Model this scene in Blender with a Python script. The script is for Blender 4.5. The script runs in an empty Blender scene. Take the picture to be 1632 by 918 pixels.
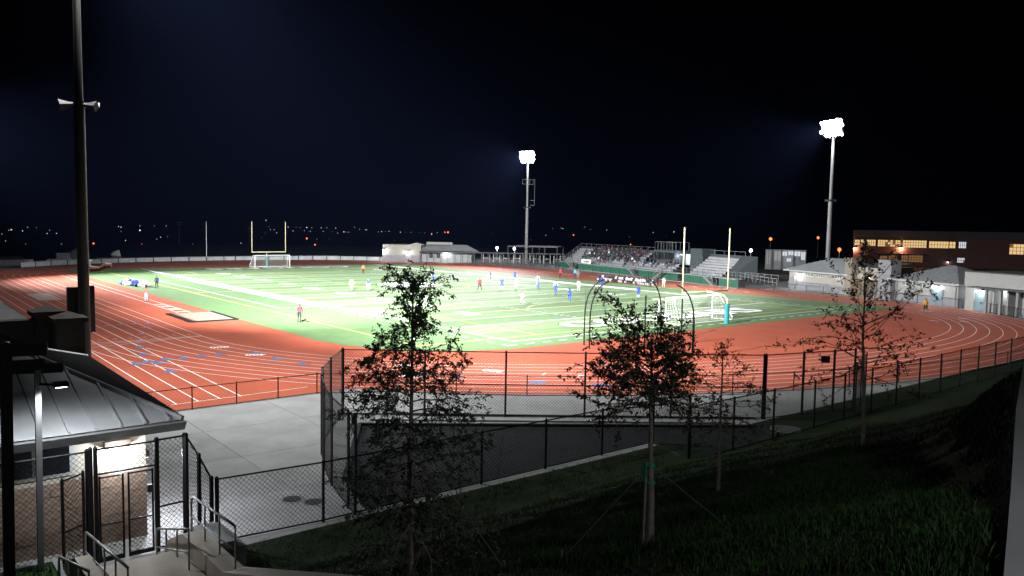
import bpy, bmesh, math, random
from mathutils import Vector, Matrix
S = bpy.context.scene
C = S.collection
rnd = random.Random(7)
R = math.radians

# ------------------------------------------------------------------ camera
cam = bpy.data.cameras.new('camera')
cam.sensor_width = 36.0
cam.lens = 1258.35 / 1632 * 36.0
cam.clip_start = 0.1
cam.clip_end = 12000
cam_o = bpy.data.objects.new('camera', cam)
C.objects.link(cam_o)
YAW, PIT, ROL = 0.6818, 0.0771, 0.0173
_f = Vector((math.sin(YAW) * math.cos(PIT), math.cos(YAW) * math.cos(PIT), -math.sin(PIT)))
_r = Vector((math.cos(YAW), -math.sin(YAW), 0))
_u = Vector((math.sin(YAW) * math.sin(PIT), math.cos(YAW) * math.sin(PIT), math.cos(PIT)))
_r2 = _r * math.cos(ROL) + _u * math.sin(ROL)
_u2 = -_r * math.sin(ROL) + _u * math.cos(ROL)
M = Matrix.Identity(4)
for i in range(3):
    M[i][0], M[i][1], M[i][2] = _r2[i], _u2[i], -_f[i]
M[0][3], M[1][3], M[2][3] = -39.08, -48.0, 9.036
cam_o.matrix_world = M
S.camera = cam_o

# ------------------------------------------------------------------ night sky, moonlight, exposure
W = bpy.data.worlds.new('World')
S.world = W
W.use_nodes = True
wn = W.node_tree
bg = wn.nodes['Background']
sky = wn.nodes.new('ShaderNodeTexSky')
sky.sky_type = 'NISHITA'
sky.sun_disc = False
sky.sun_elevation = R(-5.5)
sky.sun_rotation = R(250)
sky.air_density = 1.0
sky.dust_density = 1.5
wn.links.new(sky.outputs[0], bg.inputs['Color'])
bg.inputs['Strength'].default_value = 0.15
sun = bpy.data.lights.new('moon', 'SUN')
sun.energy = 0.003
sun.angle = R(0.5)
sun.color = (0.75, 0.85, 1.0)
sun_o = bpy.data.objects.new('moon', sun)
C.objects.link(sun_o)
sun_o.rotation_euler = (R(50), 0, R(-60))
S.view_settings.view_transform = 'Standard'
S.view_settings.look = 'None'
S.view_settings.exposure = 0.0
S.view_settings.gamma = 1.0
S.view_settings.use_curve_mapping = False
S.cycles.use_denoising = True
S.cycles.max_bounces = 5
S.cycles.diffuse_bounces = 2
S.cycles.glossy_bounces = 2
S.cycles.transmission_bounces = 3
S.cycles.transparent_max_bounces = 8
S.cycles.caustics_reflective = False
S.cycles.caustics_refractive = False
S.cycles.sample_clamp_indirect = 4.0
FLOOD = 1.0

# ------------------------------------------------------------------ helpers
MATS = {}
def mat(name, col, rough=0.7, var=0.0, scale=3.0, bump=0.0, bscale=40.0, metal=0.0, spec=0.4, col2=None, em=None, es=0.0, stretch=None):
    if name in MATS: return MATS[name]
    m = bpy.data.materials.new(name)
    m.use_nodes = True
    nt = m.node_tree
    b = nt.nodes['Principled BSDF']
    b.inputs['Roughness'].default_value = rough
    b.inputs['Metallic'].default_value = metal
    b.inputs['Specular IOR Level'].default_value = spec
    b.inputs['Base Color'].default_value = (*col, 1)
    if em:
        b.inputs['Emission Color'].default_value = (*em, 1)
        b.inputs['Emission Strength'].default_value = es
    if var > 0 or col2:
        tc = nt.nodes.new('ShaderNodeTexCoord')
        src = tc.outputs['Object']
        if stretch:
            mp = nt.nodes.new('ShaderNodeMapping')
            mp.inputs['Scale'].default_value = stretch
            nt.links.new(src, mp.inputs['Vector']); src = mp.outputs['Vector']
        n = nt.nodes.new('ShaderNodeTexNoise')
        n.inputs['Scale'].default_value = scale
        n.inputs['Detail'].default_value = 6
        n.inputs['Roughness'].default_value = 0.65
        nt.links.new(src, n.inputs['Vector'])
        r = nt.nodes.new('ShaderNodeValToRGB')
        c2 = col2 or tuple(min(1, c * (1 + var)) for c in col)
        c1 = col if col2 else tuple(c * (1 - var) for c in col)
        r.color_ramp.elements[0].color = (*c1, 1); r.color_ramp.elements[0].position = 0.32
        r.color_ramp.elements[1].color = (*c2, 1); r.color_ramp.elements[1].position = 0.68
        nt.links.new(n.outputs['Fac'], r.inputs['Fac'])
        nt.links.new(r.outputs['Color'], b.inputs['Base Color'])
    if bump > 0:
        tc2 = nt.nodes.new('ShaderNodeTexCoord')
        n2 = nt.nodes.new('ShaderNodeTexNoise')
        n2.inputs['Scale'].default_value = bscale
        n2.inputs['Detail'].default_value = 4
        nt.links.new(tc2.outputs['Object'], n2.inputs['Vector'])
        bp = nt.nodes.new('ShaderNodeBump')
        bp.inputs['Strength'].default_value = bump
        bp.inputs['Distance'].default_value = 0.02
        nt.links.new(n2.outputs['Fac'], bp.inputs['Height'])
        nt.links.new(bp.outputs['Normal'], b.inputs['Normal'])
    MATS[name] = m
    return m

def emis(name, col, st):
    if name in MATS: return MATS[name]
    m = bpy.data.materials.new(name); m.use_nodes = True
    nt = m.node_tree; nt.nodes.clear()
    e = nt.nodes.new('ShaderNodeEmission'); e.inputs[0].default_value = (*col, 1); e.inputs[1].default_value = st
    o = nt.nodes.new('ShaderNodeOutputMaterial'); nt.links.new(e.outputs[0], o.inputs[0])
    m.cycles.emission_sampling = 'NONE'
    MATS[name] = m
    return m

ORG = {}
class MB:
    def __init__(s): s.v = []; s.f = []; s.m = []
    def add(s, vs, fs, mi=0):
        o = len(s.v); s.v += [tuple(v) for v in vs]
        s.f += [tuple(i + o for i in f) for f in fs]; s.m += [mi] * len(fs); return s
    def box(s, x0, y0, z0, x1, y1, z1, mi=0):
        return s.add([(x0,y0,z0),(x1,y0,z0),(x1,y1,z0),(x0,y1,z0),(x0,y0,z1),(x1,y0,z1),(x1,y1,z1),(x0,y1,z1)],
                     [(0,3,2,1),(4,5,6,7),(0,1,5,4),(1,2,6,5),(2,3,7,6),(3,0,4,7)], mi)
    def beam(s, p, q, w, h=None, mi=0, up=(0,0,1)):
        h = h or w; p = Vector(p); q = Vector(q); d = (q - p).normalized()
        up = Vector(up)
        if abs(d.dot(up)) > 0.98: up = Vector((1,0,0))
        a = d.cross(up).normalized() * w / 2; b = a.cross(d).normalized() * h / 2
        return s.add([p-a-b, p+a-b, p+a+b, p-a+b, q-a-b, q+a-b, q+a+b, q-a+b],
                     [(0,1,2,3),(7,6,5,4),(0,4,5,1),(1,5,6,2),(2,6,7,3),(3,7,4,0)], mi)
    def tube(s, pts, r, n=6, cap=True, mi=0):
        pts = [Vector(p) for p in pts]; k = len(pts)
        rs = r if isinstance(r, (list, tuple)) else [r] * k
        vs = []; ref = None
        for i, p in enumerate(pts):
            d = (pts[min(i+1,k-1)] - pts[max(i-1,0)])
            if d.length < 1e-9: d = Vector((0,0,1))
            d.normalize()
            if ref is None:
                ref = Vector((0,0,1)) if abs(d.z) < 0.9 else Vector((1,0,0))
            a = d.cross(ref)
            if a.length < 1e-4: a = d.cross(Vector((0.3,1,0.2)))
            a.normalize(); b = d.cross(a); ref = a.cross(d)
            for j in range(n):
                t = 2 * math.pi * j / n
                vs.append(p + (a * math.cos(t) + b * math.sin(t)) * rs[i])
        fs = []
        for i in range(k-1):
            for j in range(n):
                fs.append((i*n+j, i*n+(j+1)%n, (i+1)*n+(j+1)%n, (i+1)*n+j))
        if cap: fs.append(tuple(range(n))); fs.append(tuple(reversed(range((k-1)*n, k*n))))
        return s.add(vs, fs, mi)
    def poly(s, pts, z=0.0, mi=0):
        vs = [(p[0], p[1], p[2] if len(p) > 2 else z) for p in pts]
        return s.add(vs, [tuple(range(len(vs)))], mi)
    def prism(s, pts, z0, z1, mi=0):
        n = len(pts)
        vs = [(p[0],p[1],z0) for p in pts] + [(p[0],p[1],z1) for p in pts]
        fs = [tuple(reversed(range(n))), tuple(range(n, 2*n))] + [(i,(i+1)%n,n+(i+1)%n,n+i) for i in range(n)]
        return s.add(vs, fs, mi)
    def ribbon(s, pts, w, z, closed=False, mi=0):
        pts = [Vector((p[0], p[1])) for p in pts]; k = len(pts); vs = []
        for i, p in enumerate(pts):
            a = pts[(i-1) % k] if (closed or i > 0) else p
            b = pts[(i+1) % k] if (closed or i < k-1) else p
            d = (b - a).normalized(); nn = Vector((-d.y, d.x)) * w / 2
            vs += [(p.x+nn.x, p.y+nn.y, z), (p.x-nn.x, p.y-nn.y, z)]
        fs = [(2*i, 2*i+1, 2*((i+1)%k)+1, 2*((i+1)%k)) for i in range(k if closed else k-1)]
        return s.add(vs, fs, mi)
    def mesh(s, name, off=(0,0,0)):
        me = bpy.data.meshes.new(name)
        ox, oy, oz = off
        me.from_pydata([(x-ox, y-oy, z-oz) for x, y, z in s.v], [], s.f)
        me.polygons.foreach_set('material_index', s.m)
        return me
    def build(s, name, mats, parent=None, smooth=False, fix=True):
        off = ORG.get(parent.name, (0,0,0)) if parent else (0,0,0)
        me = s.mesh(name, off)
        if fix:
            bm = bmesh.new(); bm.from_mesh(me); bmesh.ops.recalc_face_normals(bm, faces=bm.faces); bm.to_mesh(me); bm.free()
        for m in (mats if isinstance(mats, (list, tuple)) else [mats]): me.materials.append(m)
        if smooth: me.polygons.foreach_set('use_smooth', [True] * len(me.polygons))
        o = bpy.data.objects.new(name, me); C.objects.link(o)
        if parent: o.parent = parent; ORG[o.name] = off
        return o

def tag(o, label=None, cat=None, group=None, kind=None):
    if label: o['label'] = label
    if cat: o['category'] = cat
    if group: o['group'] = group
    if kind: o['kind'] = kind
    return o
def thing(name, label, cat, loc=(0,0,0), rz=0, group=None, local=False):
    o = bpy.data.objects.new(name, None); C.objects.link(o)
    o.empty_display_size = 0.2
    o.location = loc; o.rotation_euler = (0, 0, rz)
    ORG[o.name] = (0,0,0) if (local or rz) else tuple(loc)
    return tag(o, label, cat, group)
def inst(name, me, parent=None, loc=(0,0,0), rot=(0,0,0), sc=None):
    o = bpy.data.objects.new(name, me); C.objects.link(o)
    o.location = loc; o.rotation_euler = rot
    if sc: o.scale = sc
    if parent: o.parent = parent
    return o
def copy_tree(o, parent=None):
    c = o.copy(); C.objects.link(c); c.parent = parent
    for ch in list(o.children): copy_tree(ch, c)
    return c
def lamp(name, kind, loc, energy, col, parent=None, radius=0.1, spot=None, aim=None, blend=1.0):
    l = bpy.data.lights.new(name, kind); l.energy = energy; l.color = col
    if kind in ('POINT', 'SPOT'): l.shadow_soft_size = radius
    if kind == 'SPOT': l.spot_size = spot; l.spot_blend = blend
    o = bpy.data.objects.new(name, l); C.objects.link(o)
    off = ORG.get(parent.name, (0,0,0)) if parent else (0,0,0)
    o.location = Vector(loc) - Vector(off)
    if aim is not None:
        o.rotation_euler = (Vector(aim) - Vector(loc)).to_track_quat('-Z', 'Y').to_euler()
    if parent: o.parent = parent
    return o
def text_mesh(body, size, extrude=0.0, bold=0.0):
    cu = bpy.data.curves.new('lettering', 'FONT'); cu.body = body; cu.size = size
    cu.extrude = extrude; cu.offset = bold; cu.align_x = 'CENTER'; cu.align_y = 'CENTER'; cu.resolution_u = 3
    o = bpy.data.objects.new('lettering', cu); C.objects.link(o)
    bpy.context.view_layer.update()
    dg = bpy.context.evaluated_depsgraph_get()
    me = bpy.data.meshes.new_from_object(o.evaluated_get(dg))
    bpy.data.objects.remove(o); bpy.data.curves.remove(cu)
    return me
def sm(a, b, x):
    t = min(1, max(0, (x - a) / (b - a))); return t * t * (3 - 2 * t)
def arc(cx, cy, r, a0, a1, n):
    return [(cx + r * math.cos(a0 + (a1 - a0) * i / n), cy + r * math.sin(a0 + (a1 - a0) * i / n)) for i in range(n + 1)]

# ------------------------------------------------------------------ materials
m_earth = mat('dark_turf_ground', (0.008, 0.016, 0.005), 0.95, 0.5, 0.7, 0.6, 12, spec=0.1)
m_red = mat('red_track_rubber', (0.310, 0.068, 0.035), 0.80, 0.14, 0.22, 0.25, 30, spec=0.25)
m_turfA = mat('turf_light', (0.128, 0.196, 0.088), 0.75, 0.14, 0.8, 0.4, 60, spec=0.3)
m_turfB = mat('turf_dark', (0.094, 0.160, 0.064), 0.75, 0.14, 0.8, 0.4, 60, spec=0.3)
m_turfE = mat('turf_border', (0.084, 0.148, 0.060), 0.75, 0.14, 0.6, 0.4, 60, spec=0.3)
m_white = mat('white_line_paint', (0.78, 0.78, 0.76), 0.7, 0.06, 2.0)
m_yel = mat('yellow_line_paint', (0.70, 0.60, 0.16), 0.7, 0.06, 2.0)
m_blue = mat('blue_line_paint', (0.09, 0.12, 0.24), 0.7, 0.1, 3.0)
m_lblue = mat('pale_blue_paint', (0.24, 0.22, 0.36), 0.7, 0.1, 3.0)
m_outl = mat('dark_green_paint', (0.02, 0.05, 0.03), 0.8)
m_conc = mat('grey_concrete', (0.22, 0.22, 0.215), 0.85, 0.18, 0.45, 0.15, 25, spec=0.25)
m_conc2 = mat('grey_concrete_worn', (0.19, 0.195, 0.19), 0.85, 0.24, 0.4, 0.15, 25, spec=0.25)
m_conc3 = mat('tan_concrete', (0.34, 0.30, 0.25), 0.85, 0.12, 1.2, 0.2, 25, spec=0.25)
m_joint = mat('slab_joint', (0.10, 0.10, 0.10), 0.9)
m_asph = mat('dark_asphalt', (0.011, 0.012, 0.013), 0.9, 0.3, 1.2, 0.4, 50, spec=0.12)
m_blackcurb = mat('black_curb', (0.008, 0.008, 0.009), 0.8, 0.1, 2)
m_black = mat('black_vinyl_steel', (0.006, 0.006, 0.007), 0.55, 0.1, 4, spec=0.25)
m_galv = mat('galvanised_steel', (0.27, 0.28, 0.29), 0.42, 0.12, 2.0, metal=0.6)
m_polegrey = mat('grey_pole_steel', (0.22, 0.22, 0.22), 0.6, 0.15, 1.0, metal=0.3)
m_darkbox = mat('dark_cabinet', (0.022, 0.021, 0.023), 0.6, 0.1, 2)
m_sand = mat('pale_pit_cover', (0.19, 0.16, 0.12), 0.95, 0.10, 1.5, 0.4, 12)
m_cream = mat('cream_stucco', (0.24, 0.225, 0.195), 0.9, 0.06, 1.0, 0.2, 40)
m_whitewall = mat('white_stucco', (0.235, 0.235, 0.225), 0.9, 0.06, 1.0, 0.2, 40)
m_block = mat('split_face_block', (0.21, 0.15, 0.115), 0.95, 0.30, 2.5, 0.5, 14)
m_mortar = mat('mortar', (0.16, 0.14, 0.12), 0.95, 0.1, 2)
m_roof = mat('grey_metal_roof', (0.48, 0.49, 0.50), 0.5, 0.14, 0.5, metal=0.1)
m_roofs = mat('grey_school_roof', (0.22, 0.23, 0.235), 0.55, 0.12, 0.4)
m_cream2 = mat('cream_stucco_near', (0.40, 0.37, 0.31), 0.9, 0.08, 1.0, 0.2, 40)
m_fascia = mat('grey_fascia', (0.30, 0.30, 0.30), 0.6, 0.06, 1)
m_roofdark_shade = mat('dark_and_shaded_roof', (0.05, 0.052, 0.055), 0.7, 0.1, 1)  # dark roofs, and the painted shade on the concession roof's right plane
m_pill = mat('tan_pillar', (0.17, 0.15, 0.12), 0.9, 0.15, 1.2)
m_pillg = mat('grey_pillar', (0.17, 0.17, 0.18), 0.9, 0.15, 1.2)
m_teal = mat('teal_door', (0.10, 0.15, 0.165), 0.6, 0.08, 1)
m_glass = mat('dark_glass', (0.010, 0.012, 0.016), 0.15, spec=0.5)
m_frame = mat('window_frame_white', (0.45, 0.45, 0.43), 0.6, 0.05, 2)
m_green = mat('green_skirt', (0.010, 0.075, 0.042), 0.6, 0.12, 0.8)
m_alu = mat('aluminium_plank', (0.27, 0.275, 0.29), 0.5, 0.15, 0.8, metal=0.3)
m_slate = mat('slate_siding', (0.030, 0.039, 0.043), 0.75, 0.1, 0.6)
m_gold = mat('cream_goalpost', (0.66, 0.60, 0.36), 0.45, 0.06, 1)
m_goalw = mat('white_goal_frame', (0.80, 0.80, 0.78), 0.4, 0.03, 1)
m_net = mat('white_net', (0.75, 0.76, 0.74), 0.8, 0.05, 2)
m_pad = mat('teal_pad', (0.015, 0.20, 0.21), 0.5, 0.08, 1)
m_bark = mat('young_bark', (0.15, 0.125, 0.10), 0.95, 0.35, 9, 0.6, 40)
m_darkgrey = mat('dark_grey_steel', (0.05,0.05,0.052), 0.6, 0.1, 1)
m_leaf = mat('small_leaf', (0.022, 0.030, 0.014), 0.6, 0.45, 6, spec=0.25)
m_leafb = mat('dull_leaf', (0.044, 0.060, 0.040), 0.6, 0.45, 6, spec=0.25)
m_grass = mat('hill_grass', (0.017, 0.043, 0.009), 0.7, 0.4, 0.5, spec=0.15)
m_mulch = mat('bark_mulch', (0.05, 0.038, 0.028), 0.95, 0.4, 8, 0.8, 20)
m_tape = mat('green_tie_tape', (0.02, 0.22, 0.14), 0.5, 0.1, 4)
m_wire = mat('guy_wire', (0.10, 0.10, 0.095), 0.6)
m_orange = mat('orange_plate', (0.55, 0.20, 0.09), 0.6, 0.1, 3)
m_brick = mat('red_gym_wall', (0.040, 0.014, 0.011), 0.9, 0.12, 0.5)
m_gymdark = mat('dark_gym_band', (0.022, 0.018, 0.019), 0.9, 0.1, 0.5)
m_bracket = mat('rusty_bracket', (0.16, 0.06, 0.04), 0.6, 0.2, 6)
e_flood = emis('flood_lens', (0.96, 0.98, 1.0), 60.0)
e_lamp = emis('cool_lamp_lens', (0.90, 0.95, 1.0), 14.0)
e_warm = emis('warm_lamp_lens', (1.0, 0.62, 0.30), 16.0)
e_win = emis('lit_warm_window', (1.0, 0.66, 0.28), 0.85)
e_win2 = emis('lit_amber_window', (1.0, 0.48, 0.18), 0.20)
e_winw = emis('lit_cool_window', (0.88, 0.93, 1.0), 0.75)
e_town = [emis('town_light_dim', (0.95, 0.95, 1.0), 0.35), emis('town_light', (1.0, 0.95, 0.90), 0.9), emis('town_light_bright', (0.95, 0.97, 1.0), 2.0)]
e_orange = emis('sodium_light', (1.0, 0.20, 0.05), 2.8)
COOL = (0.90, 0.95, 1.0); WARM = (1.0, 0.66, 0.38)

# ------------------------------------------------------------------ terrain
def toe(x): return -26.45 - 2.72 * sm(-14.6, -13.4, x)
WALK = [(-41.5, -48.8), (-36.5, -47.15), (-33.87, -46.31), (-32.02, -45.72), (-28.59, -44.61), (-24.51, -43.36), (-21, -43.4), (-14, -44.6), (0, -46.5), (60, -48.0)]
def walk_y(x):
    for (x0, y0), (x1, y1) in zip(WALK, WALK[1:]):
        if x <= x1: return y0 + (y1 - y0) * (x - x0) / (x1 - x0)
    return WALK[-1][1]
def H(x, y):
    z = -0.06
    if y < -26.4 and x > -90:
        k = sm(-14, -6, x)
        h = (0.05 * min(2.7, max(0, -26.45 - y)) if x < -13.6 else 0) + (0.408 - 0.043 * k) * max(0, -29.2 - y)
        wy = walk_y(max(-41.5, x))
        d = y - wy
        h = max(h, 6.93 - 1.1 * max(0, d)) if d < 6 else h
        h = min(h, 6.93)
        z = max(z, h + (0.05 * math.sin(x * 1.7 + y) + 0.04 * math.sin(y * 2.3 - x)) * sm(0.3, 2, h) * (1 - sm(6.2, 6.9, h)))
    cx, cy = 20, 50
    d = math.hypot(x - cx, y - cy)
    z -= 14 * sm(230, 400, d)
    if d > 2400:
        z += 130 * sm(2400, 5200, d) * (0.6 + 0.25 * math.sin(math.atan2(y, x) * 7) + 0.15 * math.sin(math.atan2(y, x) * 17 + 1))
    return z
def axis(lo, hi, fine, f0, f1):
    out = []; t = f0
    while t <= f1: out.append(t); t += fine
    st = fine; t = out[-1]
    while t < hi: st *= 1.22; t += st; out.append(t)
    st = fine; t = out[0]; pre = []
    while t > lo: st *= 1.22; t -= st; pre.append(t)
    return list(reversed(pre)) + out
gx = axis(-6500, 6500, 0.8, -44, 24); gy = axis(-3000, 7500, 0.7, -52, -24)
g = MB()
g.v = [(x, y, H(x, y)) for y in gy for x in gx]
nx = len(gx)
g.f = [(j*nx+i, j*nx+i+1, (j+1)*nx+i+1, (j+1)*nx+i) for j in range(len(gy)-1) for i in range(nx-1)]
g.m = [0] * len(g.f)
o = g.build('ground', m_earth, smooth=True, fix=False)
tag(o, 'dark grassy hillside and night terrain reaching the horizon', kind='structure')

# hilltop walkway (concrete strip, its edge crosses the right of the view)
wp = WALK[1:]
wk = MB()
for i in range(len(wp) - 1):
    (x0, y0), (x1, y1) = wp[i], wp[i+1]
    wk.add([(x0,y0,6.78),(x1,y1,6.78),(x1+0.6,y1-2.0,6.78),(x0+0.6,y0-2.0,6.78),(x0,y0,7.0),(x1,y1,7.0),(x1+0.6,y1-2.0,7.0),(x0+0.6,y0-2.0,7.0)],
           [(4,5,6,7),(0,1,5,4),(2,3,7,6)])
tag(wk.build('path', m_conc), 'pale concrete walkway edge along the top of the dark grass slope', kind='structure')

# ------------------------------------------------------------------ plaza, pad, track, turf
pz = MB(); pz.poly([(-75,-31.5),(110,-31.5),(110,142),(-75,142)], -0.03)
plaza = tag(pz.build('pavement', m_joint, fix=False), 'grey concrete paving between the fences and the running track', kind='structure')
sl = MB(); sl.box(-2.24,-2.24,-0.02,2.24,2.24,0.0)
slA = sl.mesh('slab'); slA.materials.append(m_conc)
slB = sl.mesh('slab'); slB.materials.append(m_conc2)
for ix in range(-10, 5):
    for iy in range(-7, 0):
        x, y = ix * 4.5 + 1.0, iy * 4.5 + 2.0
        if y > -7 + (0 if x < -15 else 0.0): continue
        inst('slab', slA if rnd.random() < 0.55 else slB, plaza, (x, y, -0.003 * rnd.random()))
ap = MB(); ap.poly([(26.0,-31),(100,-31),(100,141),(26,141)], -0.02)
ap.poly([(26,141),(-70,141),(-70,-4.5),(26,-4.5)], -0.02)
ap.build('apron', m_conc, plaza, fix=False)

PADP = [(-22.3,-16.6),(-7.6,-27.4),(-8.3,-28.85),(-13.5,-28.85),(-13.5,-26.2),(-27.2,-26.2),(-26.4,-23.2)]
pd = MB(); pd.prism(PADP, -0.01, 0.012)
pad = tag(pd.build('asphalt_pad', m_asph), 'dark asphalt practice pad behind the chain link fence', kind='structure')
cb = MB()
for i in (0, 1, 6): cb.beam((*PADP[i], 0.07), (*PADP[(i+1) % 7], 0.07), 0.18, 0.13)
cb.build('curb', m_blackcurb, pad)
cb = MB(); cb.beam((-20.0,-15.6,0.05),(-6.2,-26.2,0.05),0.35,0.12); cb.beam((-21.4,-16.0,0.04),(-8.0,-26.2,0.04),0.25,0.1)
cb.build('concrete_curb', m_conc, pad)

# inner lane curve (clockwise list of points), near end measured, far end mirrored
def near_curve():
    out = []
    for i in range(0, 41):                       # left part: half ellipse about (25, 15.5)
        a = math.pi - (math.pi / 2) * i / 40
        out.append((25 + 44.0 * math.cos(a), 15.5 - 33.8 * math.sin(a)))
    for i in range(1, 41):                       # right part: squarer
        a = math.pi / 2 - (math.pi / 2) * i / 40
        e = 2 / 2.45
        out.append((25 + 34.6 * abs(math.cos(a)) ** e, 15.5 - 33.8 * abs(math.sin(a)) ** e))
    return out
NC = near_curve()
FC = [(x, 109.73 - y) for x, y in reversed(NC)]
INNER = []
for p in NC + [(59.6, 15.5 + 78.7 * t / 14) for t in range(1, 14)] + FC + [(-19.0, 94.2 - 78.7 * t / 14) for t in range(1, 14)]:
    if not INNER or math.hypot(p[0]-INNER[-1][0], p[1]-INNER[-1][1]) > 0.25: INNER.append(p)
def offset(loop, d):
    k = len(loop); out = []
    for i in range(k):
        a = loop[(i-1) % k]; b = loop[(i+1) % k]
        dx, dy = b[0]-a[0], b[1]-a[1]; L = math.hypot(dx, dy)
        out.append((loop[i][0] + dy / L * d, loop[i][1] - dx / L * d))
    return out
OUT = offset(INNER, 9.25)
# the grandstand side widens towards the far end
OUTW = [(x + (sm(15, 85, y) * 6.5 if x > 55 and y < 96 else (6.5 * (1 - sm(96, 135, y)) if (x > 40 and y >= 96) else 0)), y) for x, y in OUT]
tk = MB()
n = len(OUTW)
tk.v = [(20, 55, 0.0)] + [(x, y, 0.0) for x, y in OUTW]
tk.f = [(0, 1 + i, 1 + (i+1) % n) for i in range(n)]; tk.m = [0] * n
tk.poly([(-29.6, 30), (-29.6, -9.1), (-17.0, -9.1), (-17.0, 10), (-15, 30)], 0.003)
track = tag(tk.build('track', m_red, fix=False), 'red rubber running track circling the green field', kind='structure')
for p in track.data.polygons:
    if p.normal.z < 0: p.flip()
for k in range(9):
    b = MB(); b.ribbon(offset(INNER, 1.08 * k), 0.05, 0.010, True)
    b.build('lane_line', m_white, track, fix=False)
for k in range(1, 9):
    x = -19.0 - 1.08 * k
    y1 = {1:-9, 2:-9, 3:-8.4, 4:-7.7, 5:-7.7, 6:-7.7, 7:-7.7, 8:-7.7}[k]
    b = MB(); b.ribbon([(x, 16), (x, -7.7)], 0.06, 0.011)
    if k >= 5: b.build('lane_line', m_white, track, fix=False)
b = MB(); b.ribbon([(-27.9,-7.75),(-20.6,-7.4)], 0.05, 0.012); b.ribbon([(-27.7,15.8),(-19.0,15.8)], 0.07, 0.012)
b.ribbon([(-27.7, 13.6), (-19.0, 15.6)], 0.05, 0.012); b.ribbon([(-27.7,14.9),(-19.0,15.5)],0.05,0.012)
b.build('start_line', m_white, track, fix=False)
TRI = [(-23.48,26.4,1),(-22.5,26.4,1),(-21.4,26.3,1),(-20.3,26.2,1),(-21.3,23.2,1),(-22.5,19.4,1),(-23.6,15.5,1),(-24.5,12.1,0),(-25.1,8.8,0),(-25.7,5.6,0),(-25.2,4.9,0),(-24.4,6.0,0),(-23.3,6.0,0),(-22.1,6.0,0),(-20.9,6.0,0),(-25.4,1.5,0),(-18.6,5.5,0),(-18.4,2.3,0),(-17.8,-0.4,0),(-13.2,-7.5,0),(-12.0,-9.3,0),(-26.4,5.2,0)]
for x, y, k in TRI:
    b = MB(); b.poly([(x-0.42,y-0.5),(x+0.42,y-0.5),(x+0.1,y+0.9)] if k == 0 else [(x-0.45,y-0.3),(x+0.45,y-0.3),(x+0.2,y+0.4)], 0.014)
    b.build('exchange_triangle', m_lblue if k else m_blue, track, fix=False)
for x, y in ((-9.2,-13.4),(-6.6,-16.0)):
    b = MB(); b.poly([(x-0.5,y-0.35),(x+0.4,y-0.75),(x+0.7,y-0.05),(x-0.2,y+0.35)],0.014); b.build('exchange_mark', m_blue, track, fix=False)
for i in range(8):                               # lane numerals at the finish line
    me = text_mesh(str(i + 1), 0.75, 0, 0.0); me.materials.append(mat('worn_tan_paint',(0.45,0.34,0.28),0.8,0.2,3))
    inst('lane_numeral', me, track, (-19.55 - 1.08 * i, 17.2, 0.014), (0, 0, math.pi))
for i, (x, y, a, t) in enumerate([(-19.8,9.2,2.9,'800'),(-18.9,4.6,2.7,'400'),(-12.6,-4.6,2.2,'400'),(-9.0,-9.2,2.1,'200'),(-7.0,-11.8,2.1,'1'),(-5.6,-13.6,2.1,'2'),(-14.2,-8.0,2.2,'3200')]):
    me = text_mesh(t, 0.9, 0, 0.02); me.materials.append(m_white)
    inst('lane_numeral', me, track, (x, y, 0.015), (0, 0, a))
b = MB()
for i in range(14):
    y = 20 + i * 5.6; x = 61 + rnd.random() * 9
    b.ribbon([(x, y), (x + 0.2, y + 1.0)], 0.25, 0.012)
for x, y, l in [(49.2,-14.6,1.0),(52.5,-13.2,1.0),(57,-7.5,1.2),(59.5,-4,1.2),(62,1,1.2),(47,-12.5,1),(66,62,6),(67.5,70,8),(65,52,6)]:
    b.ribbon([(x, y), (x + 0.15 * l, y + l)], 0.22, 0.012)
b.build('hurdle_mark', m_white, track, fix=False)
b = MB(); b.poly([(-24.9,52.5),(-22.6,52.5),(-22.6,62),(-24.9,62)], 0.013); b.build('painted_panel', mat('faded_paint', (0.45,0.36,0.33), 0.8, 0.2, 1.5), track, fix=False)

# jump runway and covered pit
pit = thing('jump_pit', 'covered long jump sand pit with dark edging beside the track', 'pit', (-15, 28.4, 0))
b = MB(); b.prism([(-16.45,25.0),(-13.1,25.0),(-12.95,31.9),(-16.3,31.9)], 0.004, 0.07); b.build('cover', m_sand, pit)
for s0, s1 in (((-17.0,24.6),(-16.9,32.3)), ((-12.9,24.7),(-12.75,32.3)), ((-17.0,24.65),(-12.9,24.65))):
    b = MB(); b.beam((*s0,0.05),(*s1,0.05),0.5 if s0[0] < -14 and s1[1] > 30 else 0.3,0.1); b.build('edging', m_asph, pit)
b = MB()
for x in (-15.6, -14.45): b.ribbon([(x - 0.15, 33), (x + 0.1, 106)], 0.07, 0.012)
for y in (34, 36.4, 37.2, 39.4, 40.4, 42.2): b.ribbon([(-15.6, y), (-14.45, y)], 0.22, 0.012)
b.build('runway_line', m_white, track, fix=False)

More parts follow.
